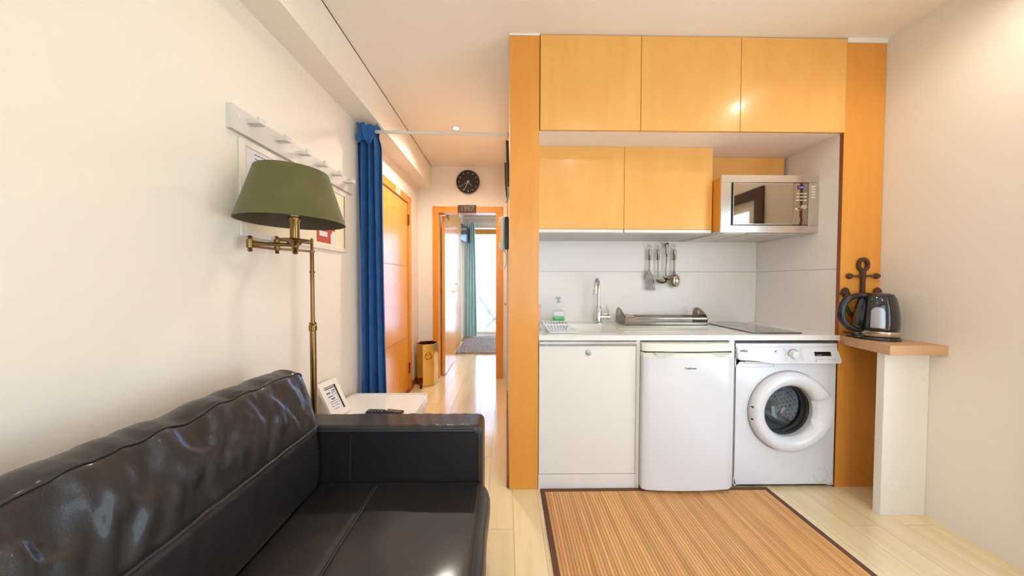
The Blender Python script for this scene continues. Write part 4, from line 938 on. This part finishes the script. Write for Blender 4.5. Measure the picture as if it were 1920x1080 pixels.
hp = bez([(kx-.055, ky-.0, 1.176), (kx-.11, ky+.005, 1.180), (kx-.165, ky+.01, 1.155), (kx-.190, ky+.012, 1.09), (kx-.176, ky+.01, 1.03), (kx-.130, ky+.005, .992), (kx-.07, ky, .980)], 6)
obj('handle', B().tube(hp, [.013+.005*math.sin(PI*i/(len(hp)-1)) for i in range(len(hp))], 14), m_black, kt)
def gf(u, v):
    a = math.radians(-137+17*(u-.5)*2*(1 if v < .75 else max(.2, math.sqrt(max(0, 1-((v-.75)/.25)**2))))); z = 1.005+.115*v
    r = .0905-.0065*max(0, (z-1.02)/.1); return Vector((kx+r*math.cos(a), ky+r*math.sin(a), z))
bb = B(); bb.solid(gf, Vector((.002, .002, 0)), 14, 24); obj('water_gauge', bb, m_label, kt)
cdp = bez([(kx-.09, ky+.02, .942), (kx-.13, ky+.03, .945), (kx-.165, ky-.0, .950), (kx-.13, ky-.04, .955), (kx-.095, ky+.0, .960), (kx-.12, ky+.05, .965), (kx-.16, ky+.02, .968), (kx-.145, ky-.03, .962), (kx-.11, ky-.05, .945)], 8)
obj('cord', B().tube(cdp, .004, 8), m_black, kt)
an = thing('anchor_ornament', 'rusty brown metal anchor on the right wooden post', 'ornament', (2.143, K, 1.0))
ax, ay = 2.143, K-.010
obj('ring', B().lathe([(.020, -.006), (.036, -.006), (.036, .006), (.020, .006)], (ax, ay, 1.362), 36, 'y', closed=True, sy=1.2), m_iron, an)
obj('shank', B().prism([(ax-.012, 1.335), (ax+.012, 1.335), (ax+.014, 1.29), (ax+.010, 1.26), (ax+.012, 1.02), (ax-.012, 1.02), (ax-.010, 1.26), (ax-.014, 1.29)], 'y', ay-.006, ay+.006), m_iron, an)
obj('stock', B().box(ax-.075, ax+.075, ay-.005, ay+.005, 1.288, 1.300, .002).lathe([(0, -.014), (.012, -.012), (.018, 0), (.012, .008), (0, .009)], (ax-.082, ay, 1.294), 20, 'y').lathe([(0, -.014), (.012, -.012), (.018, 0), (.012, .008), (0, .009)], (ax+.082, ay, 1.294), 20, 'y'), m_iron, an)
obj('arm', B().tube(bez([(ax-.108, ay, 1.19), (ax-.100, ay, 1.12), (ax-.06, ay, 1.055), (ax, ay, 1.02), (ax+.06, ay, 1.055), (ax+.100, ay, 1.12), (ax+.105, ay, 1.19)], 6), .0095, 10), m_iron, an)
for s in (-1, 1):
    c = ax+s*.106 if s < 0 else ax+.090
    obj('fluke', B().prism([(c-.028, 1.182), (c-.006, 1.19), (c+.006, 1.19), (c+.026, 1.182), (c+.014, 1.215), (c, 1.226), (c-.016, 1.213)], 'y', ay-.008, ay+.006), m_iron, an)

# ------------------------------------------------------------------ bamboo mat
bmt = thing('bamboo_mat', 'bamboo slat floor mat with brown binding in front of the kitchen', 'mat', (.9, .9, 0))
X0, X1, Y0, Y1 = .205, 1.585, -.2, 1.783
obj('backing', B().box(X0+.01, X1-.01, Y0+.01, Y1-.01, .0005, .003), m_mband, bmt)
ns = 84; sw = (X1-X0-.05)/ns; s0 = None
for k in range(ns):
    if s0 is None: s0 = o = obj('slat', B().box(X0+.025+.0006, X0+.025+sw-.0006, Y0+.02, Y1-.02, .003, .0075, .0009, 1), m_mat, bmt)
    else: o = s0.copy(); COL.objects.link(o); o.location = (k*sw, 0, 0)
obj('binding', B().box(X0, X0+.027, Y0, Y1, .0005, .0095, .002).box(X1-.027, X1, Y0, Y1, .0005, .0095, .002).box(X0+.027, X1-.027, Y1-.024, Y1, .0005, .0095, .002).box(X0+.027, X1-.027, Y0, Y0+.024, .0005, .0095, .002), m_mband, bmt)
